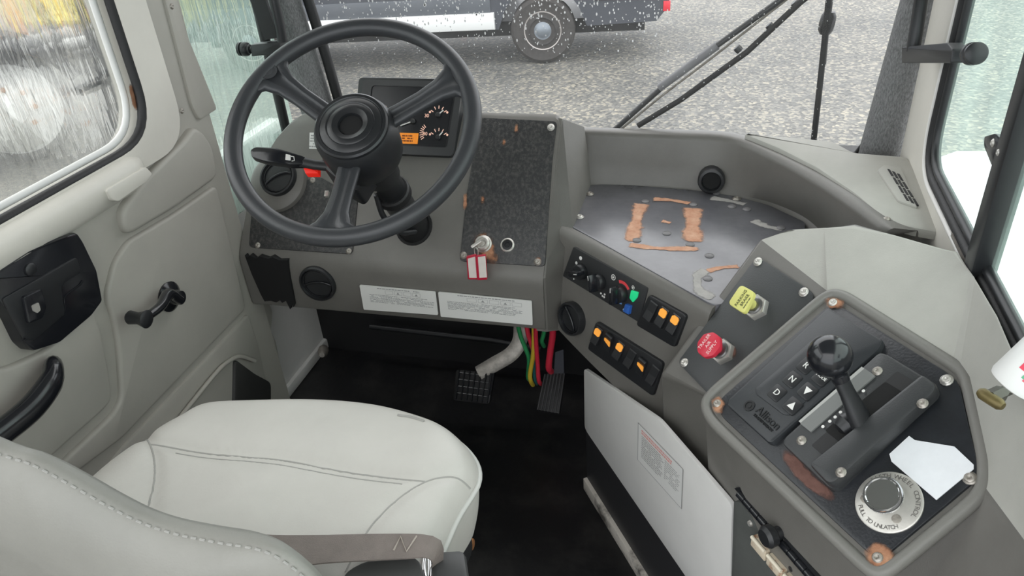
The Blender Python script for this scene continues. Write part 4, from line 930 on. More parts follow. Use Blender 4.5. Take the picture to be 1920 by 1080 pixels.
# ---- lever gate
gate = plate('lever_gate', GR, [(1655, 672), (1668, 674), (1764, 732), (1762, 748), (1576, 926), (1562, 924), (1476, 842), (1478, 832)], .016, .003, mat('gate_black', (.040, .042, .044), .4, bump=.15, bscale=500), con, r=.006, bev=.003)
plate('gate_slot', GR, [(1690, 708), (1728, 732), (1576, 886), (1530, 846)], .0166, .012, mat('slot_dark', (.022, .022, .023), .5), gate, r=.003)
plate('gate_well', GR, [(1668, 728), (1708, 752), (1604, 858), (1556, 818)], .0172, .012, mat('well_black', (.003, .003, .003), .8), gate, r=.003)
wing = plate('guard_wing', GR, [(1742, 722), (1768, 742), (1766, 756), (1580, 924), (1566, 924), (1532, 888)], .030, .012, MATS['gate_black'], gate, r=.006, bev=.005)
stp = plate('range_strip', GR, [(1630, 704), (1650, 718), (1530, 822), (1510, 806)], .0185, .014, mat('range_strip_grey', (.20, .205, .20), .3), gate, r=.001)
plate('strip_lip', GR, [(1624, 700), (1631, 705), (1513, 806), (1507, 801)], .0175, .012, mat('lip_grey', (.45, .45, .43), .4), gate)
for p in ((1543, 800), (1556, 790), (1566, 782), (1576, 773), (1619, 733)): lathe('range_mark', [(.0022, 0), (.0022, .0004), (0, .0005)], GR(*p, .0185), GR.n, WHITE, stp, 10)
for p in ((1645, 696), (1503, 826)): screw(GR, p, con, .0055, RSTEEL, off=.016)
for p in ((1730, 757), (1577, 886)): screw(GR, p, con, .0055, RSTEEL, off=.030)
# the lever
base = GR(1622, 806, .012)
kp = GR(1556, 668, .105)
lev = thing('gear_lever', base, 'black gear lever with glossy ball knob rising from the console gate', 'lever')
dirv = (kp - base).normalized(); L_ = (kp - base).length
tube('lever_shaft', [base - dirv * .01, base + dirv * .02, base + dirv * L_ * .5, base + dirv * (L_ - .02)], [.016, .015, .011, .0105], BLK, lev, 4 * 4, flat=(1, .75), fdir=(1, -1, 0), sub=4)
lathe('lever_knob', [(.0105, -.036), (.0115, -.029)] + [(.0275 * math.sin(math.radians(a)), -.0275 * math.cos(math.radians(a))) for a in range(25, 181, 12)] + [(0, .0275)], kp, dirv, BLKG, lev, 36, angle=60)
lathe('lever_pivot', [(0, -.016), (.012, -.012), (.016, 0), (.012, .012), (0, .016)], GR(1590, 795, .016), (GR(1700, 730) - GR(1540, 870)), BLK, lev, 18)
# ---- fifth wheel control
ex5, ey5 = GR.axes()
ex5 = (GR(1732, 950) - GR(1604, 940)).normalized(); ey5 = GR.n.cross(ex5)
c5 = GR(1667, 942, .0045)
r5 = ((GR(1731, 950) - GR(1603, 938)).length) / 2
pl5 = lathe('fifth_wheel_plate', [(r5, 0), (r5, .002), (r5 * .96, .003), (0, .003)], c5, GR.n, mat('brushed_plate', (.62, .60, .56), .38, metal=.55, bump=.05, bscale=300, var=.08, vscale=40), con, 48)
kb = lathe('control_knob', [(.012, .002), (.012, .016), (.0195, .016), (.0222, .018), (.0222, .024), (.0208, .0262), (.0192, .0262), (.0182, .0246), (.010, .0250), (0, .0252)], c5 - (EYE - c5).normalized() * .0 , GR.n, CHR, con, 40)
DK = mat('dark_engraving', (.16, .15, .14), .6)
def ring_text(s, r, a0, a1, size):
    for k, ch in enumerate(s):
        if ch == ' ': continue
        a = math.radians(a0 + (a1 - a0) * k / (len(s) - 1)); d = ex5 * math.cos(a) + ey5 * math.sin(a)
        text('letter', ch, c5 + d * r + GR.n * .0031, GR.n.cross(d) * (-1 if a0 > a1 else 1), d * (1 if a0 > a1 else -1), size, DK, pl5)
ring_text('FIFTH WHEEL CONTROL', r5 * .84, 128, -28, .0078)
ring_text('PULL TO UNLATCH', r5 * .84, 196, 290, .0072)
for p in ((1622, 935), (1681, 973)): lathe('plate_dimple', [(.0055, 0), (.0055, .001), (.003, .0014), (0, .0005)], GR(*p, .0075), GR.n, RSTEEL, pl5, 12)
# ---- torn paper on the plate
pn = [(1668, 852), (1705, 818), (1716, 826), (1790, 838), (1826, 872), (1826, 880), (1756, 938), (1672, 866)]
pts = [GR(*p, .0055) for p in pn]; bm = bmesh.new(); prism_into(bm, pts, GR.n, .0012, 0); po = obj('paper_scrap', bm, mat('white_paper', (.80, .82, .85), .6, bump=.2, bscale=40, var=.04, vscale=30)); po = settle(po)
tag(po, 'torn white paper scrap lying on the black gear plate', 'paper')
# ================================================================== WHITE EQUIPMENT BOX UNDER THE CONSOLE
fa, fb = PZ(0)(1098, 915), PZ(0)(1205, 1090)
bx = (fb - fa).normalized(); fb = fa + bx * .62; bn = V((bx.y, -bx.x, 0)); bn = -bn if bn.dot(EYE - fa) < 0 else bn
BX = Pl(fa, bn)
eb = thing('equipment_box', (fa + fb) / 2, 'white fronted equipment box with black plinth beneath the console', 'box')
bm = bmesh.new(); prism_into(bm, [fa, fb, fb + V((0, 0, .36)), fa + V((0, 0, .36))], bn, -.004, -.10); obj('carcass', bm, mat('box_black', (.022, .022, .024), .45, bump=.1, bscale=200), eb)
plate('front_panel', BX, [(1097, 690), (1238, 786), (1376, 946), (1374, 1010), (1372, 1160), (1352, 1160), (1292, 1086), (1108, 818), (1098, 802)], .003, -.004, WHT, eb, r=.012, bev=.001)
WLP = BX.off(.0032)
wlb = plate('warning_label', WLP, [(1196, 792), (1281, 880), (1278, 955), (1195, 862)], .0008, 0, LABEL, eb)
o0 = WLP(1200, 801, .001); ex = (WLP(1281, 880) - WLP(1196, 792)).normalized(); ey = V((0, 0, 1)); wd = (WLP(1281, 880) - WLP(1196, 792)).length
print_rows('heading', o0 + ex * .006 - ey * .002, ex, ey, wd * .84, 2, .006, PINK, wlb, h=.0035, dens=.95)
print_rows('small_print', o0 + ex * .008 - ey * .016, ex, ey, wd * .5, 12, .0047, PRINT, wlb, h=.0022, dens=.95)
print_rows('small_print', o0 + ex * (.012 + wd * .5) - ey * .016, ex, ey, wd * .33, 10, .0047, PRINT, wlb, h=.0016, dens=.9)
bm = bmesh.new(); A = [WLP(*p, .0011) for p in ((1196, 792), (1281, 880), (1278, 955), (1195, 862))]; cc = sum(A, V()) / 4; I_ = [p.lerp(cc, .025) for p in A]
vo_ = [bm.verts.new(p) for p in A]; vi_ = [bm.verts.new(p) for p in I_]
for i in range(4): bm.faces.new((vo_[i - 1], vo_[i], vi_[i], vi_[i - 1]))
obj('border', bm, PRINT, wlb, smooth=False)
bm = bmesh.new(); prism_into(bm, [fa, fb, fb + V((0, 0, .035)), fa + V((0, 0, .035))], bn, .006, -.004, .002); obj('kick_strip', bm, mat('scuffed_white_strip', (.10, .09, .08), .6, col2=(.66, .62, .56), vscale=9, thr=(.38, .5)), eb)
# ---- dark side locker with a piano hinge
l0 = BX(1378, 950); lk = thing('side_locker', (V((l0.x, l0.y, .1)) + bx * .15), 'dark grey side locker with piano hinge and corroded catch', 'locker')
LK = BX.off(.006)
plate('door', LK, [(1380, 938), (1392, 940), (1520, 1110), (1540, 1180), (1372, 1180)], .004, -.02, mat('locker_grey', (.085, .09, .085), .5, bump=.1, bscale=200, var=.15, vscale=15), lk, r=.004, bev=.001)
h0, h1 = LK(1386, 926, .006), LK(1545, 1110, .006)
for k in range(11):
    p, q = h0.lerp(h1, k / 11), h0.lerp(h1, (k + .92) / 11); tube('hinge_knuckle', [p, q], .0062, BLKG, lk, 10)
plate('hinge_leaf', LK, [(1381, 914), (1392, 912), (1560, 1100), (1548, 1110)], .004, -.01, BLK, lk)
ca = LK(1412, 1008, .01); cb = LK(1490, 1100, .01)
CAT = mat('corroded_cream_catch', (.60, .52, .40), .7, col2=(.30, .14, .07), vscale=50, thr=(.5, .62))
dv = (cb - ca).normalized(); up_ = V((0, 0, 1))
for k in range(3):
    p = ca + dv * (.004 + k * .036)
    box('catch_block', p + dv * .015, dv * .0165, bn * .006, up_ * .010, CAT, lk, bev=.002)
    tube('catch_rod', [p + up_ * .009 + bn * .006, p + dv * .030 + up_ * .009 + bn * .006], .003, mat('pale_rod', (.75, .68, .55), .5), lk, 8)
for p in ((1407, 981), (1485, 1066)): lathe('locker_bolt', [(.005, 0), (.004, .003), (0, .004)], LK(*p, .004), bn, STEEL if p[0] < 1450 else BLK, lk, 10)
lathe('locker_knob', [(.010, 0), (.009, .012), (.015, .016), (.016, .026), (.012, .031), (0, .032)], BX(1468, 996, .004), bn, BLK, lk, 16)
# ================================================================== STEERING
WC = V((-.622, 1.150, .969)); WN = V((.0958, -.5933, .7993)).normalized(); WPl = Pl(WC, WN); wx, wy = WPl.axes()
sw = thing('steering_wheel', WC, 'black three spoke steering wheel in front of the dashboard', 'steering wheel')
RR = .2135
tube('rim', [WC + (wx * math.cos(a) + wy * math.sin(a)) * RR for a in [2 * math.pi * k / 96 for k in range(96)]], .0162, RIMM, sw, 18, closed=True)
def hubp(d, s=0, h=0): return WC + d + WN * h
for px in ((512, 143), (849, 152), (622, 432)):
    q = WPl(*px) - WC; ang = math.atan2(q.dot(wy), q.dot(wx)); d = wx * math.cos(ang) + wy * math.sin(ang); s = WN.cross(d)
    st_ = []
    for r, hw, h, th in ((.045, .021, -.030, .010), (.085, .0195, -.024, .009), (.13, .0185, -.016, .0085), (.165, .021, -.008, .009), (.19, .030, -.002, .0105), (.2035, .046, 0, .009), (.212, .058, 0, .006)):
        c = WC + d * r + WN * h
        if r > .2: c = WC + WN * h + d * r
        bend = (lambda w_: -(w_ * w_) / (2 * RR) * (1 if r > .18 else 0))
        st_.append([c + s * x * hw + WN * y * th + d * bend(x * hw) for x, y in ((-1, -.2), (-1, .5), (-.82, .9), (-.45, 1), (-.36, .72), (0, .6), (.36, .72), (.45, 1), (.82, .9), (1, .5), (1, -.2), (.7, -.9), (-.7, -.9), (-1, -.2))])
    so = loft('spoke', st_, RIMM, sw, angle=50)
    if px[0] == 512: lathe('badge', [(.0155, 0), (.0155, .0012), (.0125, .0012), (.012, .0004), (.007, .0004), (.0065, .0012), (0, .0012)], WC + d * .200 + WN * .0098, WN, RIMM, so, 24)
    bm = bmesh.new(); 
lathe('hub', [(.066, -.095), (.0705, -.085), (.073, -.05), (.072, -.012), (.0665, -.003)], WC, WN, BLK, sw, 48, angle=40)
lathe('hub_cap', [(.0665, -.004), (.066, .003), (.063, .006), (.0575, .0065), (.056, .005), (.054, .0065), (.044, .0095), (.042, .008), (.040, .0095), (.032, .011), (.026, .0085), (.0225, .0075), (.021, .002), (0, .002)], WC, WN, mat('hub_black', (.016, .017, .019), .30), sw, 48, angle=30)
lathe('hub_recess', [(.0205, .0022), (.020, .003), (0, .003)], WC, WN, VOID, sw, 30)
# ---- column
CD = (ct - WC).normalized()
scl = thing('steering_column', ct, 'black steering column running from the wheel into the dashboard', 'steering column')
tube('column_tube', [WC + CD * .09, WC + CD * .16, WC + CD * .17, WC + CD * .36], [.040, .036, .030, .030], BLK, scl, 24)
lathe('clamp_collar', [(.034, -.012), (.037, -.008), (.037, .008), (.034, .012)], WC + CD * .225, CD, RUB, scl, 24)
lathe('lower_boot', [(.030, -.05), (.034, -.02), (.033, .0), (.036, .01)], ct, CD, RUB, scl, 24)
hs = Pl(WC - WN * .105, WN)
hpts = [hs(*p) for p in ((607, 288), (640, 268), (700, 280), (708, 318), (676, 372), (650, 358), (612, 326))]
bm = bmesh.new(); prism_into(bm, round_poly(hpts, .012, 4), WN, .024, -.030, .010); obj('switch_housing', bm, BLK, scl)
sp_ = Pl(WC - WN * .088, WN)
# broad paddle stalk
pts = [sp_(*p) for p in ((470, 284), (482, 277), (520, 279), (556, 290), (575, 296), (572, 312), (545, 312), (500, 306), (474, 298))]
bm = bmesh.new(); prism_into(bm, round_poly(pts, .006, 4), WN, .007, -.007, .005); stk = obj('indicator_stalk', bm, BLKG, scl)
tube('stalk_neck', [sp_(*p) for p in ((562, 303), (590, 309), (625, 312))], .0085, BLK, stk, 10, flat=(1.2, .8), fdir=WN)
plate('pump_symbol', sp_.off(.0072), [(536, 289), (545, 291), (545, 301), (535, 300)], .0006, 0, WHITE, stk, r=.001); tube('pump_symbol', [sp_(*p, .0074) for p in ((546, 293), (551, 294), (552, 301), (547, 302))], .0009, WHITE, stk, 6)
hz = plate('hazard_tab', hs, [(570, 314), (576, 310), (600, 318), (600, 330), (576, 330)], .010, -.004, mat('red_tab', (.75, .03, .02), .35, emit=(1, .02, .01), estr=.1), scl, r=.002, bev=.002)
tube('wire_loop', [WC + CD * .20 + V((-.02, -.02, -.01)), WC + CD * .24 + V((-.015, -.035, -.03)), WC + CD * .29 + V((.0, -.035, -.035)), WC + CD * .33 + V((.02, -.02, -.02))], .006, BLK, scl, 8, sub=5)
cc_ = WC + CD * .19 + V((-.012, -.038, .004))
box('hose_clip', Pl(WC + CD * .19 + V((0, -.04, 0)), WN)(697, 356), wx * .010, wy * .006, WN * .004, STEEL, scl, bev=.002)
box('hose_clip', Pl(WC + CD * .19 + V((0, -.04, 0)), WN)(613, 364), wx * .004, wy * .006, WN * .004, STEEL, scl, bev=.001)
# ---- ignition key with two tags
kt = thing('key_tags', SL(895, 480, .03), 'key with two white and red tags hanging from the ignition lock', 'key')
kd = (SL(903, 452, .03) - SL(889, 462, .03)).normalized()
box('key_head', SL(894, 458, .026), kd * .0125, SL.n.cross(kd) * .0035, SL.n * .006, STEEL, kt, bev=.0015)
box('key_blade', SL(901, 456, .018), kd * .007, SL.n.cross(kd) * .0012, SL.n * .009, STEEL, kt)
TGP = Pl((0, 1.284, .6), (0, -1, .08))
rc = TGP(893, 472); tube('key_ring', [rc + V((math.cos(a) * .004, 0, math.sin(a) * .010)) for a in [k * math.pi / 8 for k in range(16)]], .0011, STEEL, kt, 6, closed=True)
TG = mat('white_tag', (.72, .66, .62), .5, var=.05, vscale=60)
for k, (px, off) in enumerate((([(875, 480), (893, 476), (896, 523), (878, 523)], 0), ([(894, 477), (912, 475), (915, 522), (897, 523)], .004))):
    t_ = plate('tag', TGP, px, .003 + off, off - .001, mat('dark_red_tag', (.50, .02, .05), .35), kt, r=.002, bev=.001)
    u0, v0 = px[0]; plate('tag_face', TGP.off(.0031 + off), [(px[0][0] + 2, px[0][1] + 5), (px[1][0] - 2, px[1][1] + 5), (px[2][0] - 2, px[2][1] - 2), (px[3][0] + 2, px[3][1] - 2)], .0004, 0, TG, t_)
# ================================================================== DRIVER'S SEAT
ZS = .62; SZ = PZ(ZS)
seat = thing('driver_seat', (-.59, .62, .05), 'light grey vinyl driver seat with stitched cushion and backrest', 'seat')
opx = [(892, 868), (868, 813), (800, 773), (700, 746), (560, 737), (400, 746), (330, 778), (272, 812)]
o3 = [SZ(*p) for p in opx] + [V((-.868, .62, ZS)), V((-.875, .46, ZS)), V((-.84, .38, ZS)), V((-.6, .36, ZS)), V((-.36, .38, ZS)), V((-.318, .46, ZS)), V((-.313, .54, ZS)), V((-.312, .66, ZS))]
out = spline(o3, 6, True); cen = V((-.59, .61, ZS)); 
# rings from the middle of the cushion to its skirt
bm = bmesh.new(); rings = []
for q, dz in ((.0, .020), (.25, .018), (.45, .014), (.62, .011), (.78, .010), (.88, .006), (.945, .0), (.98, -.010), (1.0, -.022), (1.0, -.030), (1.006, -.034), (1.0, -.040), (1.0, -.060), (.985, -.10), (.955, -.14)):
    if q == 0: rings.append([bm.verts.new(cen + V((0, 0, dz)))]); continue
    rings.append([])
    for p in out:
        d = p - cen; e = cen + d * q
        bol = .010 * math.exp(-((abs(d.x * q) - .22) / .06) ** 2) if q < .97 else 0
        dip = -.010 * math.exp(-((e.y - .55) / .16) ** 2 - ((e.x + .59) / .2) ** 2)
        rings[-1].append(bm.verts.new(e + V((0, 0, dz + bol + dip))))
for a_, b_ in zip(rings, rings[1:]):
    for k in range(len(b_)):
        if len(a_) == 1: bm.faces.new((a_[0], b_[k - 1], b_[k]))
        else: bm.faces.new((a_[k - 1], b_[k - 1], b_[k], a_[k]))
# soft crease lines are modelled as dips along the stitched seams
seamA = [SZ(*p) for p in ((283, 841), (340, 848), (420, 858), (520, 868), (600, 882), (680, 896), (760, 909), (798, 912))]
seamB = [SZ(*p) for p in ((262, 814), (276, 826), (288, 850), (293, 880), (290, 915), (281, 948), (272, 975))]
seamC = [SZ(*p) for p in ((878, 893), (845, 896), (800, 912), (755, 940), (715, 975), (692, 1003), (670, 1040), (650, 1080))]
cushion = obj('cushion', bm, VIN, seat, angle=80)
from mathutils.bvhtree import BVHTree
def drape(path, tree, org, lift):
    o_ = []
    for p in spline(path, 8):
        h = tree.ray_cast(V((p.x, p.y, 2)) - org, V((0, 0, -1)))
        if h[0] is not None: o_.append(h[0] + org + V((0, 0, lift)))
    return o_
def tree_of(o):
    b = bmesh.new(); b.from_mesh(o.data); t = BVHTree.FromBMesh(b); b.free(); return t
# press the seams into the cushion after subdividing it
sm = cushion.modifiers.new('smooth', 'SUBSURF'); sm.levels = 2; sm.render_levels = 2
dg = bpy.context.evaluated_depsgraph_get(); me2 = bpy.data.meshes.new_from_object(cushion.evaluated_get(dg)); cushion.modifiers.clear(); cushion.data = me2; me2.shade_smooth()
lines = [[p for p in spline(s_, 10)] for s_ in (seamA, seamB, seamC)]; oc = ORG[cushion.name]
allp = [(p.x - oc.x, p.y - oc.y) for L in lines for p in L]
for v_ in me2.vertices:
    if v_.co.z < ZS - oc.z - .03: continue
    d2 = min((v_.co.x - x) ** 2 + (v_.co.y - y) ** 2 for x, y in allp)
    v_.co.z -= .007 * math.exp(-d2 / .012 ** 2)
tr_ = tree_of(cushion); PIP = mat('vinyl_piping', (.60, .605, .58), .4)
SEAM = mat('seam_thread', (.36, .355, .335), .7)
for s_, off in ((seamA, .0), (seamB, 0), (seamC, 0)):
    dp = drape(s_, tr_, oc, -.0005)
    if len(dp) > 2: tube('seam', dp, .0016, SEAM, cushion, 6)
dp = drape([p + V((.002, -.012, 0)) for p in seamA[1:-1]], tr_, oc, -.0002); tube('seam', dp, .0012, SEAM, cushion, 6)
pip = [p + V((0, 0, -.034)) for p in out]; cpx = sum(pip, V()) / len(pip); tube('piping', [cpx + (p - cpx) * 1.008 for p in pip], .0042, PIP, cushion, 8, closed=True)
tg = drape([SZ(747, 785), SZ(770, 789), SZ(797, 800)], tr_, oc, .0005); tube('tuck', tg, .0022, SEAM, cushion, 6)
# pan and suspension below
bm = bmesh.new(); prism_into(bm, [V((cen.x + (p.x - cen.x) * .93, cen.y + (p.y - cen.y) * .93, .47)) for p in out], (0, 0, 1), .03, -.03); obj('seat_pan', bm, BLK, seat)
bm = bmesh.new(); prism_into(bm, [V((x, y, .02)) for x, y in ((-.80, .42), (-.40, .42), (-.40, .80), (-.80, .80))], (0, 0, 1), .43, -.02, .02); obj('suspension_bellows', bm, RUB, seat)
# backrest: low rounded back seen from behind
def back_pt(u, v, y): return PY(y)(u, v)
shp = [(-.86, .60), (-.875, .74), (-.865, .86), (-.82, .935), (-.74, .968), (-.645, .965), (-.57, .938), (-.50, .885), (-.43, .845), (-.37, .80), (-.335, .73), (-.33, .65), (-.34, .60)]
shp = [(-.86, .58), (-.875, .74), (-.865, .90), (-.80, .965)] + [(p.x, p.z) for p in [PY(.40)(*q) for q in ((0, 828), (70, 852), (140, 890), (210, 932), (275, 966), (340, 988), (420, 1004), (500, 1018), (550, 1044), (600, 1092))]] + [(-.330, .74), (-.330, .58)]
sh = spline([V((x, 0, z)) for x, z in shp], 5, True); sc_ = V((-.60, 0, .74)); bm = bmesh.new(); rings = []
for q, y in ((0, .365), (.35, .366), (.7, .372), (.88, .382), (.955, .392), (.985, .398), (1.0, .404), (.99, .407), (.988, .411), (.955, .416), (.89, .4215), (.79, .426), (.6, .430), (.3, .432), (0, .432)):
    rings.append([bm.verts.new(V((sc_.x, y, sc_.z)))] if q == 0 else [bm.verts.new(V((sc_.x + (p.x - sc_.x) * q, y + .10 * (.74 - p.z) * .4, sc_.z + (p.z - sc_.z) * q))) for p in sh])
for a_, b_ in zip(rings, rings[1:]):
    n_ = max(len(a_), len(b_))
    for k in range(n_):
        if len(a_) == 1: bm.faces.new((a_[0], b_[k - 1], b_[k]))
        elif len(b_) == 1: bm.faces.new((a_[k - 1], b_[0], a_[k]))
        else: bm.faces.new((a_[k - 1], b_[k - 1], b_[k], a_[k]))
back = obj('backrest', bm, VIN2, seat, angle=80)
# row of stitches along the shoulder
bm = bmesh.new(); path = [V((sc_.x + (p.x - sc_.x) * .985, .396 + .04 * (.74 - p.z), sc_.z + (p.z - sc_.z) * .985)) for p in spline([V((x, 0, z)) for x, z in shp], 40, True)]
acc = 0
for p, q in zip(path, path[1:]):
    acc += (q - p).length
    if acc > .0095:
        acc = 0; t = (q - p).normalized(); box_into(bm, p + V((0, -.0002, 0)), t * .0028, V((0, .0008, 0)), t.cross(V((0, 1, 0))) * .0008)
so = obj('stitching', bm, SEAM, back, smooth=False); so['kind'] = 'stuff'
# ---- seat belt across the cushion
belt = thing('seat_belt', (-.45, .5, .6), 'brown webbing seat belt lying across the rear of the cushion', 'seat belt')
BZ = PZ(ZS + .035)
ups = [(440, 1000), (520, 1004), (600, 1004), (700, 1002), (780, 1002), (812, 1006)]; los = [(470, 1080), (540, 1066), (610, 1056), (700, 1051), (770, 1047), (795, 1045)]
secs = []
U_, L2 = spline([BZ(*p) for p in ups], 5), spline([BZ(*p) for p in los], 5)
for i, (a_, b_) in enumerate(zip(U_, L2)):
    n_ = V((0, 0, .0011)); secs.append([a_ + n_, b_ + n_, b_ - n_, a_ - n_, a_ + n_])
# fold over the edge towards the anchor
a_, b_ = U_[-1], L2[-1]
for p, q in (((826, 1014), (806, 1048)), ((831, 1030), (812, 1056)), ((830, 1050), (806, 1066)), ((822, 1078), (800, 1084))):
    k = ((826, 1014), (831, 1030), (830, 1050), (822, 1078)).index(p); zz_ = ZS + (.030, .015, -.01, -.05)[k]
    A_2, B_2 = PZ(zz_)(*p), PZ(zz_)(*q); n_ = V((.0009, 0, .0006)); secs.append([A_2 + n_, B_2 + n_, B_2 - n_, A_2 - n_, A_2 + n_])
loft('webbing', secs, STRAP, belt, angle=60)
bkp = PZ(ZS + .0)
tube('guide_loop', [bkp(*p) for p in ((800, 1092), (795, 1068), (797, 1046), (803, 1040), (806, 1060), (806, 1092))], .0026, CHR, belt, 8, sub=4)
box('buckle', PZ(ZS - .03)(845, 1078), V((.022, .006, 0)), V((-.01, .022, 0)), V((0, 0, .02)), mat('buckle_grey', (.06, .06, .062), .45), belt, bev=.008)
tube('stitch_mark', [BZ(*p, .0016) for p in ((738, 1032), (751, 1006), (762, 1034), (781, 1005))], .0013, mat('pale_thread', (.42, .37, .33), .8), belt, 6)
plate('belt_shade_plate', PZ(ZS + .012), [(640, 1085), (690, 1056), (775, 1050), (792, 1060), (796, 1110), (650, 1125)], .010, -.01, mat('belt_shade_dark', (.06, .06, .06), .5), seat, r=.02, bev=.006)  # dark plate added to stand for the shade under the belt
lathe('bolster_bolt', [(.010, 0), (.009, .006), (0, .008)], PX(-.335)(880, 1020), (1, 0, .1), mat('copper_bolt', (.6, .28, .12), .4, metal=.8), seat, 12)
# ================================================================== PEDALS AND HOSES
PD = Pl((-.58, 1.50, .13), (0, -.86, .5)); pex, pey = PD.axes()
bp = thing('brake_pedal', PD(890, 725), 'steel armed brake pedal with black ribbed pad under the dashboard', 'pedal')
pad = [(856, 692), (927, 700), (918, 758), (850, 750)]
bm = bmesh.new(); prism_into(bm, round_poly([PD(*p) for p in pad], .008), PD.n, .004, -.012, .003); po_ = obj('pad', bm, RUB, bp)
for k in range(7):
    f = (k + .5) / 7; a = PD(856 + (927 - 856) * f, 693 + 8 * f, .005); b = PD(850 + (918 - 850) * f, 748 + 8 * f, .005); tube('pad_rib', [a, b], .0028, BLKG, po_, 6)
for k in range(4):
    f = .1 + k * .22; a = PD(856 - 6 * f + 4, 692 + 58 * f, .004); b = PD(927 - 9 * f - 4, 700 + 58 * f, .004); tube('pad_rib', [a, b], .0022, BLKG, po_, 6)
plate('pad_edge', PD, [(920, 699), (928, 700), (921, 740), (915, 740)], .006, -.01, BLKG, po_, r=.002)
tube('pedal_arm', [PD(*p) for p in ((898, 700), (925, 684), (958, 664), (974, 640), (977, 610), (977, 585), (977, 560), (976, 535))], .0155, mat('worn_pedal_steel', (.50, .47, .43), .5, metal=.4, bump=.4, bscale=200, var=.25, vscale=50), bp, 12, flat=(1.3, .55), fdir=PD.n, sub=5)
ap = thing('accelerator_pedal', PZ(.02)(1035, 740), 'black ribbed accelerator pedal standing beside the white equipment box', 'pedal')
AD = Pl((-.36, 1.47, .10), (0, -.62, .78))
bm = bmesh.new(); prism_into(bm, round_poly([AD(*p) for p in ((1020, 702), (1060, 700), (1049, 776), (1006, 768))], .006), AD.n, .002, -.014, .001); tr2 = obj('tread', bm, RUB, ap)
for k in range(7):
    f = (k + .3) / 6.6; a = AD(1020 + 40 * f, 702 - 2 * f, .003); b = AD(1006 + 43 * f, 768 + 8 * f, .003); tube('tread_rib', [a, b], .0022, mat('rib_grey', (.05, .05, .052), .4), tr2, 6)
plate('stem', AD, [(1041, 660), (1056, 655), (1057, 702), (1038, 703)], -.002, -.012, mat('slate_stem', (.055, .06, .075), .5), ap)
HP = PY(1.53)
hoses = [('red', RED, [(985, 596), (990, 625), (998, 650), (1003, 668)], 1.525, .0062, 'red air hose bending behind the brake pedal arm'),
 ('red', RED, [(1004, 598), (1005, 640), (1008, 680), (1010, 712)], 1.505, .0058, 'red air hose hanging straight down beside the yellow hose'),
 ('yellow', mat('yellow_hose', (.62, .46, .04), .4), [(1001, 640), (999, 670), (994, 700), (995, 714)], 1.51, .0060, 'yellow air hose hanging between red and green hoses'),
 ('green', mat('green_hose', (.03, .30, .10), .4), [(976, 630), (986, 655), (992, 675), (990, 706)], 1.535, .0058, 'green air hose hanging left of the yellow hose'),
 ('green', MATS['green_hose'], [(1022, 612), (1019, 628), (1016, 640)], 1.53, .0055, 'short green air hose beside the console edge'),
 ('teal', mat('teal_hose', (.02, .14, .14), .4), [(1003, 675), (1002, 695), (1003, 712)], 1.53, .0050, 'dark teal air hose behind the yellow hose'),
 ('red', RED, [(1036, 630), (1032, 658), (1029, 688)], 1.49, .0085, 'thick red air hose above the accelerator pedal')]
for nm, m_, px, y, r, lb in hoses:
    pts = [PY(y)(*p) for p in px]; pts = [pts[0] + (pts[0] - pts[1]) * .5 + V((0, 0, .03))] + pts + [pts[-1] + V((0, .02, -.03))]
    o = settle(tube('air_hose', pts, r, m_, None, 10, sub=5)); tag(o, lb, 'hose', 'air hoses under the dashboard')
# ================================================================== GLASS ARMS ON THE PILLARS
def arm(lb, y, rod, blk, knob, flip):
    A = PY(y)
    if flip == 0:
        q0, q1 = PY(1.43)(1710, 100), PY(1.14)(1845, 100); dd = q1 - q0; dd.z = 0; A = Pl(q0, dd.cross(V((0, 0, 1))) * (1 if dd.cross(V((0, 0, 1))).y < 0 else -1))
    c = A(*blk[0]); t = thing('mirror_bracket', c, lb, 'bracket')
    tube('rod', [A(*p) for p in rod], .011, BLK, t, 14)
    plate('bracket', A, blk, .010, -.010, BLK, t, r=.003, bev=.002)
    k0, k1 = A(*knob[0]), A(*knob[1]); d = (k1 - k0).normalized()
    lathe('knob', [(.005, -.03), (.006, -.012), (.010, -.010), (.010, -.006), (.014, -.004), (.0155, 0), (.0155, .007), (.012, .008), (.012, .010), (.0150, .011), (.0150, .017), (.012, .019), (0, .0195)], k0, d, BLK, t, 22)
    return t
arm('black mirror arm with round knob at the left carpeted pillar', 1.50, [(505, -60), (514, 0), (525, 48), (530, 78)], [(474, 82), (528, 76), (532, 98), (476, 104)], [(462, 92), (440, 92)], 1)
arm('black mirror arm with round knob at the right carpeted pillar', 1.50, [(1745, -60), (1727, 0), (1718, 60), (1712, 96)], [(1702, 88), (1790, 80), (1800, 92), (1796, 118), (1702, 118)], [(1822, 101), (1845, 99)], 0)
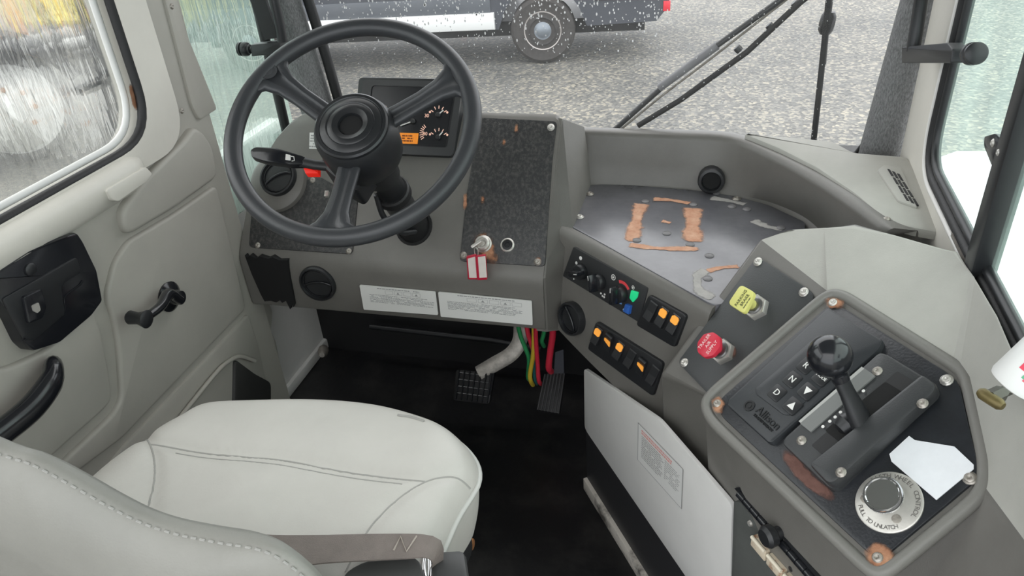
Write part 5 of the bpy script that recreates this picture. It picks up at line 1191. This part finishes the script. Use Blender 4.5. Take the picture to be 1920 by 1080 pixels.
# ================================================================== CAN AND BRASS FITTING BY THE WINDOW
ca_ = PX(.30); cp = V((.305, .672, .868))
p0, p1 = PX(.285)(1903, 716), PX(.30)(1951, 672)
axc = (p1 - p0).normalized()
can = thing('spray_can', p0, 'white spray can with red and green label beside the right window', 'can')
lathe('can_body', [(.0, -.006), (.016, -.006), (.021, -.004), (.0225, .0), (.0225, .058), (.020, .064), (.014, .068), (0, .068)], p0 + axc * .0, axc, mat('white_can', (.80, .80, .78), .3), can, 32)
lathe('can_collar', [(.0205, .060), (.0208, .066), (.016, .069)], p0, axc, mat('yellow_collar', (.75, .62, .12), .4), can, 28)
lathe('can_cap', [(.0165, .067), (.0165, .095), (.014, .10), (0, .10)], p0, axc, BLK, can, 24)
vdir = (EYE - p0); vdir = (vdir - vdir.dot(axc) * axc).normalized(); sdir = axc.cross(vdir)
def wrap(name, a0, a1, h0, h1, m_):
    bm = bmesh.new(); rows = []
    for k in range(9):
        a = math.radians(a0 + (a1 - a0) * k / 8); d = vdir * math.cos(a) + sdir * math.sin(a); rows.append((bm.verts.new(p0 + d * .0229 + axc * h0), bm.verts.new(p0 + d * .0229 + axc * h1)))
    for p, q in zip(rows, rows[1:]): bm.faces.new((p[0], q[0], q[1], p[1]))
    return obj(name, bm, m_, can)
wrap('red_band', 8, 52, .010, .018, mat('can_red', (.75, .10, .14), .4)); wrap('picture_patch', 10, 50, .018, .046, mat('can_beige', (.66, .58, .48), .5, var=.2, vscale=90)); wrap('green_band', 2, 8, .012, .050, mat('can_green', (.10, .40, .22), .4)); wrap('red_square', -16, -2, .018, .034, mat('can_red2', (.80, .05, .10), .4)); wrap('grey_lettering', -18, 0, .036, .040, PRINT)
f0 = PZ(.845)(1862, 746); 
bf = thing('brass_fitting', f0, 'tarnished brass tap fitting lying on the grey console beside the can', 'fitting')
lathe('fitting_handle', [(0, -.0145), (.004, -.014), (.0065, -.010), (.0068, 0), (.0065, .010), (.004, .014), (0, .0145)], PZ(.857)(1858, 748), (V((.6, -.75, 0))), BRASS, bf, 14)
lathe('fitting_nut', [(.0085, -.006), (.0085, .008), (.006, .012), (.006, .022), (0, .022)], PZ(.857)(1866, 742), V((.7, .5, .1)), mat('dark_fitting', (.10, .095, .08), .4, metal=.6), bf, 6)
